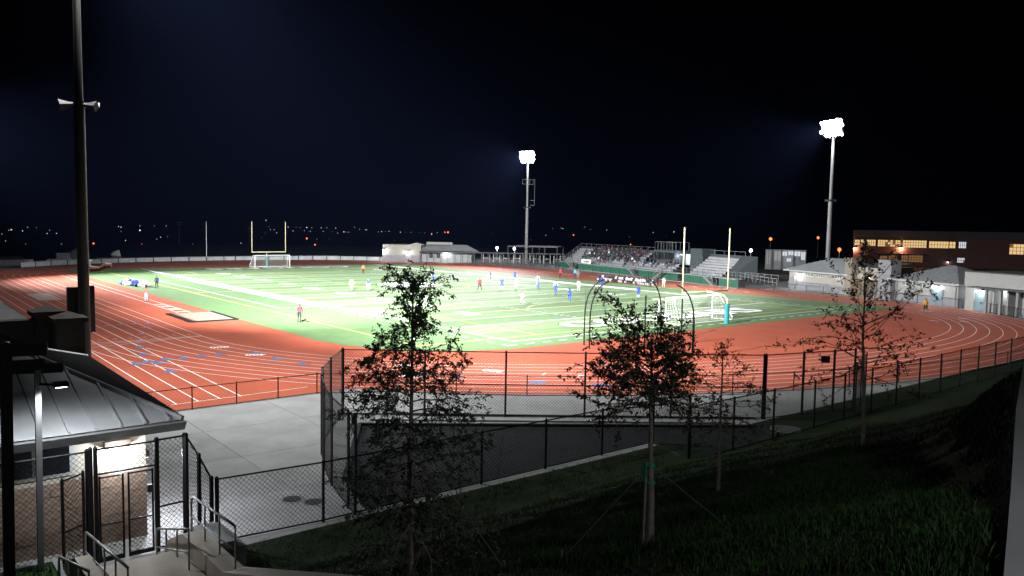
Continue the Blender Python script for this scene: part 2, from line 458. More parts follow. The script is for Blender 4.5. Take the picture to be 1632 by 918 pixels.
# football field
TURF = [(-12.5,113.2),(-12.6,9.2),(-11.9,5.2),(-9.6,0.8),(-6.6,-1.6),(-2.5,-2.9),(6,-3.15),(57.8,-3.4),(57.9,113.2)]
b = MB(); b.poly(TURF, 0.010)
turf = tag(b.build('football_field', m_turfE, fix=False), 'floodlit green synthetic turf field with white and yellow lines', kind='structure')
for p in turf.data.polygons:
    if p.normal.z < 0: p.flip()
for i in range(24):
    b = MB(); y0 = i * 4.572 + 0.02; b.box(0.06, y0, 0.002, 48.7, y0 + 4.53, 0.018)
    b.build('turf_panel', m_turfA if i % 2 else m_turfB, turf)
FWd, FL = 48.77, 109.73
b = MB()
for i in range(21):
    y = 9.144 + i * 4.572
    b.ribbon([(0, y), (FWd, y)], 0.13 if i not in (0, 20) else 0.22, 0.026)
b.build('yard_line', m_white, turf, fix=False)
b = MB()
b.ribbon([(0,0),(FWd,0)],0.14,0.027); b.ribbon([(0,FL),(FWd,FL)],0.16,0.027)
b.ribbon([(-0.0,0),(0,FL)],0.16,0.027); b.ribbon([(FWd,0),(FWd,FL)],0.16,0.027)
b.ribbon([(-0.35,20),(-0.35,FL-6)],0.6,0.026); b.ribbon([(FWd+0.35,20),(FWd+0.35,FL)],0.6,0.026)
b.ribbon([(-0.95,32),(-0.95,77.72)],1.75,0.028); b.ribbon([(FWd+0.95,32),(FWd+0.95,77.72)],1.75,0.028)
for sx in (0, 1):
    xo = -5.6 if sx == 0 else FWd + 5.6
    xi = -1.8 if sx == 0 else FWd + 1.8
    b.ribbon([(xi,32),(xo,32)],0.10,0.027); b.ribbon([(xi,77.72),(xo,77.72)],0.10,0.027); b.ribbon([(xo,32),(xo,77.72)],0.12,0.026)
b.build('boundary_line', m_white, turf, fix=False)
b = MB()
def dashes(p, q, st=1.75, ln=0.85, w=0.14):
    d = math.hypot(q[0]-p[0], q[1]-p[1]); ux, uy = (q[0]-p[0])/d, (q[1]-p[1])/d; t = 0
    while t < d - ln:
        b.ribbon([(p[0]+ux*t,p[1]+uy*t),(p[0]+ux*(t+ln),p[1]+uy*(t+ln))], w, 0.026); t += st
dashes((-1.7,-1.6),(FWd+1.7,-1.6)); dashes((-1.7,-1.6),(-1.7,31.5)); dashes((-1.7,78.5),(-1.7,112)); dashes((FWd+1.7,-1.6),(FWd+1.7,31.5)); dashes((FWd+1.7,78.5),(FWd+1.7,112))
dashes((-1.7,111.4),(FWd+1.7,111.4))
for i in range(101):
    y = 9.144 + i * 0.9144
    if i % 5 == 0: continue
    for x in (0.4, 16.25, 32.5, 48.35): b.ribbon([(x-0.3,y),(x+0.3,y)],0.10,0.026)
b.build('hash_mark', m_white, turf, fix=False)
b = MB(); SX0, SX1, SY0, SY1 = -7.63, 56.4, 1.89, 107.84; CX = FWd / 2
ys = 0.024; w = 0.12
b.ribbon([(SX0,SY0),(SX0,SY1)],w,0.030); b.ribbon([(SX1,SY0),(SX1,SY1)],w,0.030)
for yy, sg in ((SY0, 1), (SY1, -1)):
    b.ribbon([(SX0,yy),(SX1,yy)],w,0.031)
    for hw, dp in ((20.12,16.46),(9.16,5.49)):
        b.ribbon([(CX-hw,yy),(CX-hw,yy+sg*dp)],w,0.032); b.ribbon([(CX+hw,yy),(CX+hw,yy+sg*dp)],w,0.032); b.ribbon([(CX-hw,yy+sg*dp),(CX+hw,yy+sg*dp)],w,0.033)
    b.ribbon(arc(CX, yy+sg*10.97, 9.14, (0.65 if sg > 0 else -0.65), (math.pi-0.65 if sg > 0 else -math.pi+0.65), 20), w, 0.032)
b.ribbon([(SX0,FL/2),(SX1,FL/2)],w,0.034); b.ribbon(arc(CX,FL/2,9.14,0,2*math.pi,48),w,0.035)
b.build('soccer_line', m_yel, turf, fix=False)
for i, t in enumerate(['10','20','30','40','50','40','30','20','10']):
    y = 9.144 * (i + 2)
    for x, a in ((8.6, -math.pi/2), (FWd - 8.6, math.pi/2)):
        me = text_mesh(t[0] + ' ' + t[1], 2.7, 0, 0.08); me.materials.append(m_white)
        inst('field_numeral', me, turf, (x, y, 0.03), (0, 0, a))
for (yc, a) in ((4.9, 0), (FL - 4.9, math.pi)):
    for bold, mm, z in ((0.34, m_outl, 0.040), (0.17, m_white, 0.048)):
        me = text_mesh('COUGARS', 5.4, 0, bold); me.materials.append(mm)
        xs = [v.co.x for v in me.vertices]; k = (29.6 + (bold - 0.17) * 2) / (max(xs) - min(xs))
        inst('end_zone_lettering', me, turf, (25.0, yc, z), (0, 0, a), (k, 1.0, 1))
b = MB(); b.poly(arc(CX,FL/2,5.2,0,2*math.pi,40)[:-1],0.042); b.build('midfield_disc', m_outl, turf, fix=False)
b = MB(); b.poly(arc(CX,FL/2,4.9,0,2*math.pi,40)[:-1],0.048); b.build('midfield_disc', m_white, turf, fix=False)

# ------------------------------------------------------------------ fences
def wires(mb, p0, p1, a0, b0, a1, b1, s, r):
    """diagonal wires over a panel from p0 to p1; bottom/top heights a0,b0 at p0 and a1,b1 at p1"""
    L = math.hypot(p1[0]-p0[0], p1[1]-p0[1]); ux, uy = (p1[0]-p0[0])/L, (p1[1]-p0[1])/L
    h = max(b0-a0, b1-a1)
    def P(u, t):                                   # t = 0 bottom .. 1 top
        k = u / L; a = a0+(a1-a0)*k; bb = b0+(b1-b0)*k
        return Vector((p0[0]+ux*u, p0[1]+uy*u, a+(bb-a)*t))
    c = -h
    nn = Vector((-uy, ux, 0)) * r
    while c < L:
        for sg in (1, -1):
            u0, u1 = c, c + h; t0, t1 = 0.0, 1.0
            if u0 < 0: t0 = -u0 / h; u0 = 0
            if u1 > L: t1 = 1 - (u1 - L) / h; u1 = L
            if t1 - t0 > 0.01:
                if sg < 0: t0, t1 = 1 - t0, 1 - t1
                A = P(u0, t0); B = P(u1, t1); d = (B - A).normalized(); q = d.cross(nn).normalized() * r
                mb.add([A+nn, A-nn*0.5+q*0.87, A-nn*0.5-q*0.87, B+nn, B-nn*0.5+q*0.87, B-nn*0.5-q*0.87], [(0,1,4,3),(1,2,5,4),(2,0,3,5)])
        c += s
def fence(name, label, path, h, sp=3.0, pr=0.035, rr=0.022, rails=(1.0, 0.03), s=0.13, wr=0.0055, z=0.0, end_r=None, m=None, cat='fence', mesh=True, group=None):
    m = m or m_black
    t = thing(name, label, cat, (path[0][0], path[0][1], z), group=group)
    pts = [path[0]]
    for a, b in zip(path, path[1:]):
        L = math.hypot(b[0]-a[0], b[1]-a[1]); k = max(1, round(L / sp))
        for i in range(1, k + 1): pts.append((a[0]+(b[0]-a[0])*i/k, a[1]+(b[1]-a[1])*i/k))
    hs = h if isinstance(h, (list, tuple)) else None
    hh = lambda i: (hs[i] if hs else h)
    for i, p in enumerate(pts):
        rp = end_r if (end_r and i in (0, len(pts)-1)) else pr
        q = MB(); q.tube([(p[0],p[1],z-0.1),(p[0],p[1],z+hh(i)+0.04),(p[0],p[1],z+hh(i)+0.08)], [rp, rp, rp*0.45], 7)
        q.build('post', m, t)
    for f in rails:
        q = MB(); q.tube([(p[0],p[1],z+max(0.04,hh(i)*f)) for i, p in enumerate(pts)], rr, 5); q.build('rail', m, t)
    if mesh:
        q = MB()
        for i in range(len(pts)-1): wires(q, pts[i], pts[i+1], z+0.04, z+hh(i), z+0.04, z+hh(i+1), s, wr)
        q.build('chain_link', m, t, fix=False)
    return t
fence('chain_link_fence', 'low black chain link fence at the foot of the slope beside the dark pad', [(-31.8,-26.05),(-28.7,-26.3),(-13.7,-26.3)], 1.85, 3.0, 0.045, 0.026, s=0.15, wr=0.006, end_r=0.06)
fence('chain_link_fence', 'long black chain link fence at the foot of the dark slope right of the jog', [(-14.6,-28.95),(-11.8,-29.0),(-8.9,-29.0),(-5.6,-29.0),(22,-28.6),(40,-27.5)], 2.2, 2.9, 0.045, 0.026, s=0.15, wr=0.006, end_r=0.07)
fence('chain_link_fence', 'short black fence return joining the two slope fences', [(-13.7,-26.35),(-14.55,-28.9)], 2.6, 3.0, 0.05, 0.026, s=0.15, wr=0.006)
TALL = [(-27.65,-26.35),(-27.55,-25.7),(-27.0,-23.4),(-26.35,-21.45),(-25.65,-19.8),(-24.9,-18.3),(-23.55,-16.3),(-21.9,-14.15)]
fence('tall_chain_link_fence', 'tall black chain link fence curving in from the low fence to the corner', TALL, 3.12, 2.2, 0.05, 0.028, s=0.16, wr=0.0055, rails=(1.0, 0.02))
fence('tall_chain_link_fence', 'tall straight black chain link fence between the dark pad and the track', [(-21.9,-14.25),(-18.9,-16.7),(-15.9,-19.1),(-12.9,-21.4),(-9.6,-23.9),(-6.0,-26.55)], 3.12, 4.0, 0.05, 0.026, s=0.16, wr=0.0035, rails=(1.0, 0.5, 0.02))
fence('tall_chain_link_fence', 'tall black chain link fence end section meeting the slope fence', [(-5.9,-26.6),(-3.6,-27.2),(-1.7,-27.75),(-0.3,-28.1)], 3.12, 3.0, 0.06, 0.026, s=0.16, wr=0.005, rails=(1.0, 0.02), end_r=0.055)
fence('walk_gate', 'black chain link gate standing open beside the slope fence', [(0.3,-27.9),(2.2,-27.2),(4.1,-26.5)], 2.3, 1.9, 0.04, 0.025, s=0.16, wr=0.005, rails=(1.0, 0.45, 0.05), cat='gate')
RAILP = [(-29.5,-9.25),(-25.2,-9.25),(-20.9,-9.25)]
NR = [p for p in offset(INNER, 9.7) if p[1] < 4]
RN = [p for p in NR if p[0] > -19 and p[1] < -10.0]
def thin(pts, d):
    out = [pts[0]]
    for p in pts[1:]:
        if math.hypot(p[0]-out[-1][0], p[1]-out[-1][1]) >= d: out.append(p)
    return out
fence('rail_fence', 'low black rail fence across the end of the straight by the grey roof', RAILP, 1.07, 2.8, 0.03, 0.022, s=0.2, wr=0.0025, rails=(1.0, 0.04))
fence('rail_fence', 'low black rail fence bordering the near curve of the track', [(-20.9,-9.25)] + thin(RN, 3.3), 1.07, 3.2, 0.03, 0.022, s=0.2, wr=0.0025, rails=(1.0, 0.04))
RE = thin([(x + 0.3, y) for x, y in OUTW if x > 56 and -16 < y < 108], 3.0)
fence('rail_fence', 'low black rail fence bordering the far curve below the grandstand and school buildings', RE, 1.1, 3.0, 0.035, 0.025, rails=(1.0, 0.1), mesh=False)
# far end: pale windscreen fence
FE = thin([p for p in offset(INNER, 10.2) if p[1] > 116 and -19 < p[0] < 62], 2.6)
ff = thing('windscreen_fence', 'low pale panelled fence beyond the far curve of the track', 'fence', (*FE[0], 0))
m_screen = mat('pale_windscreen', (0.32,0.33,0.34), 0.8, 0.22, 0.8)
for a, c in zip(FE, FE[1:]):
    q = MB(); d = Vector((c[0]-a[0], c[1]-a[1], 0)); q.beam(Vector((*a,0.52))+d*0.03, Vector((*a,0.52))+d*0.97, 0.03, 0.86); q.build('panel', m_screen, ff)
    q = MB(); q.tube([(*a,0),(*a,1.1)],0.05,6); q.build('post', m_black, ff)
q = MB(); q.tube([(*p,1.03) for p in FE], 0.03, 5); q.build('rail', m_galv, ff)

# ------------------------------------------------------------------ floodlight poles
def floodpole(label, base, top, r0, r1, aim, energy, spk, bw=4.6, bh=3.0, extras=False, rows=5, cols=7, cone=125, pm=None, glare=0):
    t = thing('floodlight_pole', label, 'light pole', (base[0], base[1], 0))
    x, y = base
    q = MB(); q.tube([(x,y,-0.2),(x,y,spk-0.3),(x,y,spk+0.3),(x,y,top)], [r0, r0*0.88, r0*0.66, r1], 14); q.build('pole', pm or m_polegrey, t, True)
    f = Vector((aim[0]-x, aim[1]-y, 0)).normalized(); s = Vector((-f.y, f.x, 0))
    c = Vector((x, y, top - bh * 0.42))
    for i in range(rows):
        z = c.z + bh * (0.5 - i / (rows - 1))
        q = MB(); q.beam(Vector((x,y,z)) - s*bw/2, Vector((x,y,z)) + s*bw/2, 0.14, 0.14); q.build('crossarm', m_galv, t)
        for j in range(cols):
            if i == rows-1 and j == 0: continue
            p = Vector((x, y, z + (0.06 if j % 2 else -0.06))) + s * bw * (j / (cols - 1) - 0.5 + (0.05 if i % 2 else -0.04)) + f * 0.35
            d = (f * 0.9 - Vector((0,0,0.42))).normalized()
            q = MB(); q.tube([p - d*0.35, p - d*0.1, p + d*0.16], [0.10, 0.32, 0.36], 10); hh = q.build('fixture', m_galv, t)
            q = MB(); q.tube([p + d*0.165, p + d*0.18], [0.30, 0.28], 10); q.build('lens', e_flood, hh)
    q = MB()
    for a in (-0.75, -0.1, 2.45, 3.1):
        d = Vector((math.cos(a), math.sin(a), -0.15)); p = Vector((x, y, spk))
        q = MB(); q.tube([p + d*(r0*0.7), p + d*(r0*0.7+0.22), p + d*(r0*0.7+0.6)], [0.07, 0.10, 0.24], 4); q.build('horn_speaker', m_darkbox, t)
    q = MB(); q.tube([(x,y,spk-0.22),(x,y,spk+0.1)], r0*0.92, 12); q.build('band', m_darkbox, t)
    src = c + f * 1.1
    lamp('flood', 'SPOT', src, energy * FLOOD, (0.97, 0.99, 1.0), t, 0.7, R(cone), Vector((aim[0], aim[1], 0)))
    if glare: lamp('flood_glare', 'POINT', c + f * 1.4, glare, (0.9, 0.95, 1.0), t, 0.9)
    return t
pR = floodpole('lit floodlight pole rising behind the low school building at right', (80.0, 18.5), 26.4, 0.36, 0.20, (26, 40), 210000, 14.2, 4.4, 2.1, cone=84, rows=4, glare=5000)
pM = floodpole('lit floodlight pole left of the grandstand with a hanging ladder cage', (85.6, 100.3), 27.0, 0.40, 0.22, (22, 78), 330000, 13.9, 3.4, 2.2, cone=78, glare=5000)
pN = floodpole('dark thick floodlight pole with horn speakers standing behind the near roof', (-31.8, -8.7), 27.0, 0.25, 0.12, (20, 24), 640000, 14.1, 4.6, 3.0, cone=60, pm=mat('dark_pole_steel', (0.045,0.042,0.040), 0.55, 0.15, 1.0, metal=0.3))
pF = floodpole('floodlight pole beyond the left edge of the field', (-38.0, 104.0), 27.0, 0.36, 0.2, (22, 60), 1000000, 14.1, 4.6, 3.0, cone=72)
lamp('flood', 'SPOT', (-30.8,-7.9,25.6), 330000*FLOOD, (0.97,0.99,1.0), pN, 0.7, R(64), Vector((14,-5,0)))
lamp('flood', 'SPOT', (-31.2,-7.6,25.6), 1750000*FLOOD, (0.97,0.99,1.0), pN, 0.7, R(54), Vector((18,62,0)))
lamp('flood_spill', 'SPOT', (-30.9,-7.8,25.4), 75000*FLOOD, (0.97,0.99,1.0), pN, 0.7, R(152), Vector((-6,2,0)))
q = MB(); q.box(-32.35,-8.3,3.95,-31.75,-7.9,6.0); q.build('cabinet', m_darkbox, pN)
q = MB(); q.box(-31.72,-8.4,3.95,-31.3,-7.9,6.05); q.build('cabinet', m_darkbox, pN)
q = MB(); q.tube([(-31.5,-8.8,6.85),(-31.2,-9.0,6.85),(-30.95,-9.1,7.0),(-30.75,-9.2,7.0)],[0.14,0.10,0.13,0.10],8); q.build('bracket', m_bracket, pN)
q = MB()
for z0 in (19.5, 20.6):
    for a, c2 in (((84.6,99.6),(86.9,99.6)),((84.6,101.0),(86.9,101.0)),((84.6,99.6),(84.6,101.0)),((86.9,99.6),(86.9,101.0))): q.beam((*a,z0),(*c2,z0),0.08)
for a in ((84.6,99.6),(86.9,99.6),(84.6,101.0),(86.9,101.0)): q.beam((*a,19.5),(*a,20.6),0.08)
q.build('platform', m_galv, pM)
q = MB(); q.beam((87.3,99.6,15.6),(87.3,99.6,20.8),0.09); q.beam((86.2,100,14.4),(87.3,99.6,14.4),0.1); q.beam((86.2,100,15.6),(87.3,99.6,15.6),0.1); q.beam((87.3,99.6,14.4),(87.3,99.6,15.6),0.1); q.build('ladder', m_galv, pM)

# ------------------------------------------------------------------ goals
def goalpost(label, y, sg):
    t = thing('football_goalpost', label, 'goalpost', (CX + (1.0 if sg > 0 else 0.3), y - sg*1.8, 0))
    bx = CX + (1.05 if sg > 0 else 0.2)
    q = MB(); q.tube([(bx,y-sg*1.8,0),(bx,y-sg*1.8,1.95)], 0.24, 12); q.build('pad', m_pad, t, False)
    q = MB(); q.tube([(bx,y-sg*1.8,1.9),(bx,y-sg*1.78,2.35),(bx-0.1,y-sg*1.5,2.72),((bx+CX)/2,y-sg*0.8,2.95),(CX,y-sg*0.1,3.05)], 0.085, 8); q.build('gooseneck', m_gold, t, True)
    q = MB(); q.tube([(CX-3.6,y,3.05),(CX+3.6,y,3.05)], 0.08, 8); q.build('crossbar', m_gold, t, True)
    for s in (-1, 1):
        q = MB(); q.tube([(CX+s*3.555,y,3.0),(CX+s*3.555,y,9.28)], [0.075,0.06], 8); q.build('upright', m_gold, t, True)
goalpost('tall cream football goalpost with teal pad at the near end of the field', 0, 1)
goalpost('tall cream football goalpost at the far end of the field', FL, -1)
def soccer_goal(label, y, sg, flare):
    t = thing('soccer_goal', label, 'goal', (CX, y, 0))
    L = Vector((CX-3.66, y, 0)); Rr = Vector((CX+3.66, y, 0)); up = Vector((0,0,2.44)); bk = Vector((0,-sg*2.1,0)); tb = Vector((0,-sg*0.9,0))
    for s, P in ((-1, L), (1, Rr)):
        q = MB(); q.tube([P, P+up], 0.06, 8); q.build('post', m_goalw, t)
        fl = Vector((s*flare,0,0))
        q = MB(); q.tube([P+up, P+up+tb, P+bk+fl+Vector((0,0,0.35)), P+bk+fl+Vector((0,0,0.05)), P], 0.045, 6); q.build('side_bar', m_goalw, t)
    q = MB(); q.tube([L+up, Rr+up], 0.06, 8); q.build('crossbar', m_goalw, t)
    q = MB(); q.tube([L+bk-Vector((flare,0,0))+Vector((0,0,0.05)), Rr+bk+Vector((flare,0,0))+Vector((0,0,0.05))], 0.045, 6); q.build('ground_bar', m_goalw, t)
    nb = MB()
    def net(A, B, Cc, D, k):                      # quad A-B top, D-C bottom
        n1 = max(2, int((B-A).length/k)); n2 = max(2, int((D-A).length/k))
        for i in range(n1+1):
            f = i/n1; nb.tube([A+(B-A)*f, D+(Cc-D)*f], 0.007, 3, False)
        for i in range(n2+1):
            f = i/n2; nb.tube([A+(D-A)*f, B+(Cc-B)*f], 0.007, 3, False)
    e = Vector((flare,0,0)); z5 = Vector((0,0,0.05))
    net(L+up, Rr+up, Rr+up+tb, L+up+tb, 0.20)
    net(L+up+tb, Rr+up+tb, Rr+bk+e+z5, L+bk-e+z5, 0.20)
    net(L+up, L+up+tb, L+bk-e+z5, L, 0.20); net(Rr+up, Rr+up+tb, Rr+bk+e+z5, Rr, 0.20)
    nb.build('net', m_net, t, fix=False)
soccer_goal('white soccer goal with white net at the near end under the goalpost', SY0, 1, 0.5)
soccer_goal('white soccer goal at the far end of the field', SY1, -1, 0.3)

# throwing cage
cg = thing('throwing_cage', 'open throwing cage of tall black posts curving inwards at the top', 'cage', (7.4,-7.6,0))
IR = Vector((0.78,-0.63,0))
for (x, y), d in (((3.6,-4.4),1), ((2.6,-6.0),1), ((11.4,-5.4),-1), ((6.9,-12.3),-1)):
    q = MB(); pts = []
    for i in range(11):
        f = i/10; pts.append(Vector((x,y,0)) + Vector((0,0,5.1*math.sin(min(1,f*1.0)*1.35)/math.sin(1.35))) + IR*d*1.35*max(0,(f-0.3)/0.7)**2.2)
    q.tube(pts, 0.055, 7); q.build('post', m_black, cg, True)
for x, y, h in ((4.0,-10.2,4.3),(10.6,-8.2,3.6),(6.6,-12.45,3.1)):
    q = MB(); q.tube([(x,y,0),(x,y,h)], 0.06, 7); q.build('post', m_black, cg, True)
q = MB()
for i in range(17): q.tube([(4.6+i*0.09,-3.4-i*0.07,0.8),(4.6+i*0.09,-3.4-i*0.07,4.2)], 0.005, 3, False)
for i in range(40): q.tube([(4.6,-3.4,0.8+i*0.085),(6.04,-4.52,0.8+i*0.085)], 0.004, 3, False)
q.tube([(4.6,-3.4,0),(4.6,-3.4,4.6)],0.02,4)
q.build('net', m_outl, cg, fix=False)

# flagpole at the far end
t = thing('flagpole', 'thin bare grey flagpole beyond the far fence left of the goalpost', 'pole', (21.4,139.5,0))
q = MB(); q.tube([(21.4,139.5,0),(21.4,139.5,8.9)], [0.10,0.06], 8); q.build('pole', m_galv, t); q = MB(); q.tube([(21.4,139.5,8.9),(21.4,139.5,9.1)],[0.12,0.03],8); q.build('finial', m_galv, t)

# ------------------------------------------------------------------ concession building with grey hip roof
cb_ = thing('concession_building', 'small block and stucco building with grey standing seam hip roof at left', 'building', (-39,-24.2,0))
X1, Y0, Y1 = -33.18, -24.18, -13.2; X0 = -50.0
q = MB(); q.box(X0,Y0,2.0,X1,Y1,3.42); q.build('wall', m_cream2, cb_)
q = MB(); q.box(X0+0.04,Y0+0.03,-0.05,X1-0.03,Y1-0.03,1.98); bw = q.build('block_wall', m_mortar, cb_)
bk = MB(); bk.box(-0.197,-0.05,-0.096,0.197,0.02,0.096)
bkm = [bk.mesh('block') for _ in range(2)]
hb = MB(); hb.box(-0.097,-0.05,-0.096,0.097,0.02,0.096); bkm.append(hb.mesh('half_block'))
for me in bkm: me.materials.append(m_block)
off = ORG[cb_.name]
for r_ in range(10):
    for c_ in range(14):
        x = X1 - 0.2 - c_*0.4 - (0.2 if r_ % 2 else 0)
        if x < -38.6: continue
        if r_ % 2 and c_ == 0: inst('half_block', bkm[2], bw, (X1-0.1-off[0], Y0-0.01-off[1], 0.1+r_*0.2-off[2]))
        inst('block', bkm[0], bw, (x-off[0], Y0-0.002-rnd.random()*0.018-off[1], 0.1+r_*0.2-off[2]), (0,0,0))
q = MB(); q.box(X0,Y0-0.06,1.96,X1+0.03,Y0+0.02,2.06); q.build('ledge', m_cream2, cb_)
# window strip at the left
q = MB(); q.box(-37.6,Y0-0.05,2.12,-34.95,Y0-0.01,3.06); wf = q.build('window', m_frame, cb_)
for x0, x1 in ((-37.45,-36.75),(-36.6,-36.0),(-35.9,-35.12)):
    q = MB(); q.box(x0,Y0-0.07,2.22,x1,Y0-0.052,2.98); q.build('pane', m_glass, wf)
EZ = 3.45; HC = Vector((-32.42,-25.1,EZ)); ap_ = Vector((-35.9,-18.7,5.05)); BC = Vector((-32.42,-12.3,EZ))
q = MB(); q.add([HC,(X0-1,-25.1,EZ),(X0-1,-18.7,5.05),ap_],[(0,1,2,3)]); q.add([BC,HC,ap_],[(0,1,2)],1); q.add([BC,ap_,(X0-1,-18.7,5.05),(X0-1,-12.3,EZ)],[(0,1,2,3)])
q.build('roof', [m_roof, m_roofdark_shade], cb_)  # right plane, with its seams and fascia: shade put into a darker colour
q = MB(); q.add([(X0-1,-25.10,EZ-0.30),(-32.36,-25.10,EZ-0.30),(-32.36,-25.30,EZ-0.04),(X0-1,-25.30,EZ-0.04),(X0-1,-25.06,EZ-0.30),(-32.36,-25.06,EZ-0.30),(-32.36,-25.06,EZ-0.04),(X0-1,-25.06,EZ-0.04)],[(0,1,2,3),(4,5,6,7),(0,1,5,4),(1,2,6,5),(2,3,7,6),(3,0,4,7)]); q.build('fascia', m_fascia, cb_)
q = MB(); q.box(-32.46,-25.05,EZ-0.30,-32.38,-12.3,EZ-0.02); q.build('fascia', m_roofdark_shade, cb_)
q = MB(); q.add([(X0-1,-25.06,EZ-0.19),(-32.46,-25.06,EZ-0.19),(-32.46,-12.3,EZ-0.19),(X0-1,-12.3,EZ-0.19)],[(0,1,2,3)]); q.build('soffit', m_cream2, cb_)
def seam(a, c, m=None): q = MB(); q.beam(a + Vector((0,0,0.03)), c + Vector((0,0,0.03)), 0.05, 0.08); q.build('seam', m or m_roof, cb_)
for i in range(22):
    x = -32.42 - 0.35 - i*0.62
    f = min(1, (-32.42 - x)/3.48); seam(Vector((x,-25.1,EZ)), Vector((x,-25.1+6.4*f,EZ+1.6*f)))
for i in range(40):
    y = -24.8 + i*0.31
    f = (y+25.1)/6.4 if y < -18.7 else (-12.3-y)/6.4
    seam(Vector((-32.36,y,EZ)), Vector((-32.42-3.48*f,y,EZ+1.6*f)), m_roofdark_shade)
q = MB(); q.tube([HC+Vector((0,0,0.04)), ap_+Vector((0,0,0.04)), Vector((X0-1,-18.7,5.09))],0.07,6); q.tube([BC+Vector((0,0,0.04)), ap_+Vector((0,0,0.04))],0.07,6); q.build('ridge_cap', m_roof, cb_)
wl = thing('wall_lamp', 'lit brown wall pack lamp under the eave of the concession building', 'lamp', (-33.95,Y0-0.02,2.8))
q = MB(); q.box(-34.28,Y0-0.24,2.72,-33.62,Y0-0.003,2.92); q.build('housing', mat('bronze_housing',(0.06,0.04,0.03),0.5), wl)
q = MB(); q.box(-34.2,Y0-0.22,2.700,-33.7,Y0-0.03,2.719); q.build('lens', e_lamp, wl)
lamp('lamp', 'POINT', (-33.95,Y0-0.45,2.60), 190, COOL, wl, 0.08)
wl = thing('wall_lamp', 'lit wall pack lamp just round the corner of the concession building', 'lamp', (X1,-23.4,2.2))
q = MB(); q.box(X1+0.003,-23.7,2.12,X1+0.22,-23.1,2.32); q.build('housing', mat('bronze_housing',(0.06,0.04,0.03),0.5), wl)
q = MB(); q.box(X1+0.03,-23.65,2.10,X1+0.2,-23.15,2.119); q.build('lens', e_lamp, wl)
lamp('lamp', 'POINT', (X1+0.3,-23.4,2.0), 650, (0.86,0.88,1.0), wl, 0.08)
# masonry gateway with capped pillars behind the roof
m_mason = mat('dark_masonry', (0.045,0.036,0.030), 0.9, 0.25, 2.0, 0.4, 14)
gw = thing('masonry_gateway', 'dark masonry wall with two capped pillars behind the near roof', 'wall', (-33.3,-11.5,0))
for x, y, z in ((-33.5,-10.3,5.35),(-33.0,-12.0,5.22)):
    q = MB(); q.box(x-0.5,y-0.5,0,x+0.5,y+0.5,z-0.3); q.build('pillar', m_mason, gw)
    q = MB(); q.box(x-0.62,y-0.62,z-0.3,x+0.62,y+0.62,z-0.12); q.add([(x-0.55,y-0.55,z-0.12),(x+0.55,y-0.55,z-0.12),(x+0.55,y+0.55,z-0.12),(x-0.55,y+0.55,z-0.12),(x,y,z+0.12)],[(0,1,4),(1,2,4),(2,3,4),(3,0,4)]); q.build('cap', m_mason, gw)
q = MB(); q.box(-46,-10.6,0,-34.0,-10.1,4.75); q.build('wall', m_mason, gw); q = MB(); q.box(-33.4,-11.5,0,-32.7,-10.8,4.9); q.build('wall', m_mason, gw)
q = MB(); q.box(-46,-10.7,4.76,-34.0,-10.0,4.9); q.build('coping', m_mason, gw)

# steel canopy frame in front of it, at the left edge
cf = thing('canopy_frame', 'dark steel canopy frame with slender posts at the left edge', 'frame', (-36.2,-26.2,0))
q = MB(); q.beam((-36.13,-26.2,0.2),(-36.08,-26.2,5.42),0.13); q.build('post', mat('weathered_post_steel',(0.14,0.14,0.145),0.6,0.15,2), cf)
q = MB(); q.beam((-36.88,-27.0,0.2),(-36.8,-27.0,6.0),0.22); q.build('post', m_black, cf)
q = MB(); q.beam((-41,-26.25,5.66),(-35.95,-26.25,5.54),0.2,0.24); q.build('beam', m_black, cf)
q = MB(); q.beam((-41,-26.9,6.18),(-36.0,-26.9,6.02),0.26,0.30); q.build('beam', m_black, cf)
q = MB(); q.box(-35.99,-27.03,5.86,-35.97,-26.77,6.16); q.build('end_plate', m_orange, cf)
q = MB(); q.beam((-36.6,-25.9,5.42),(-35.5,-25.9,5.36),0.2,0.22); q.build('beam', m_black, cf)
q = MB(); q.box(-35.49,-25.99,5.30,-35.47,-25.81,5.5); q.build('end_plate', m_galv, cf)
q = MB(); q.beam((-36.05,-26.25,5.06),(-35.72,-26.55,5.06),0.05); q.box(-35.82,-26.72,5.02,-35.5,-26.42,5.12); q.build('lamp_arm', m_black, cf)
q = MB(); q.box(-35.78,-26.68,5.0,-35.54,-26.46,5.019); q.build('lens', e_lamp, cf)
lamp('lamp', 'SPOT', (-35.65,-26.57,4.97), 560, COOL, cf, 0.1, R(160), Vector((-35.65,-26.55,0)), 0.35)
for a, c in (((-38.2,-27,7.15),(-36.45,-27,6.15)), ((-38.2,-26.7,6.95),(-36.55,-26.7,6.0))):
    q = MB(); q.beam(a, c, 0.08, 0.12); q.build('brace', m_black, cf)

# gate line in front of the building
fence('tall_chain_link_fence', 'tall black fence panel right of the double gate', [(-33.25,-25.62),(-32.52,-25.55)], 3.1, 3, 0.055, 0.028, s=0.14, wr=0.006, rails=(1.0, 0.40, 0.03))
fence('tall_chain_link_fence', 'short black fence stepping down from the tall gate fence to the low fence', [(-32.48,-25.6),(-32.22,-25.85),(-31.95,-26.05)], [3.1, 2.55, 1.9], 0.4, 0.06, 0.03, s=0.13, wr=0.006)
fence('tall_chain_link_fence', 'tall black fence left of the double gate running before the block wall', [(-40.5,-25.5),(-37.4,-25.55),(-34.95,-25.6)], 3.05, 3, 0.06, 0.028, s=0.14, wr=0.006, rails=(1.0, 0.03))
gt = thing('double_gate', 'black double leaf chain link gate at the foot of the stairs', 'gate', (-34.05,-25.62,0))
for x in (-34.88,-34.76,-33.28):
    q = MB(); q.tube([(x,-25.62,0),(x,-25.62,3.12),(x,-25.62,3.18)],[0.055,0.055,0.02],8); q.build('post', m_black, gt)
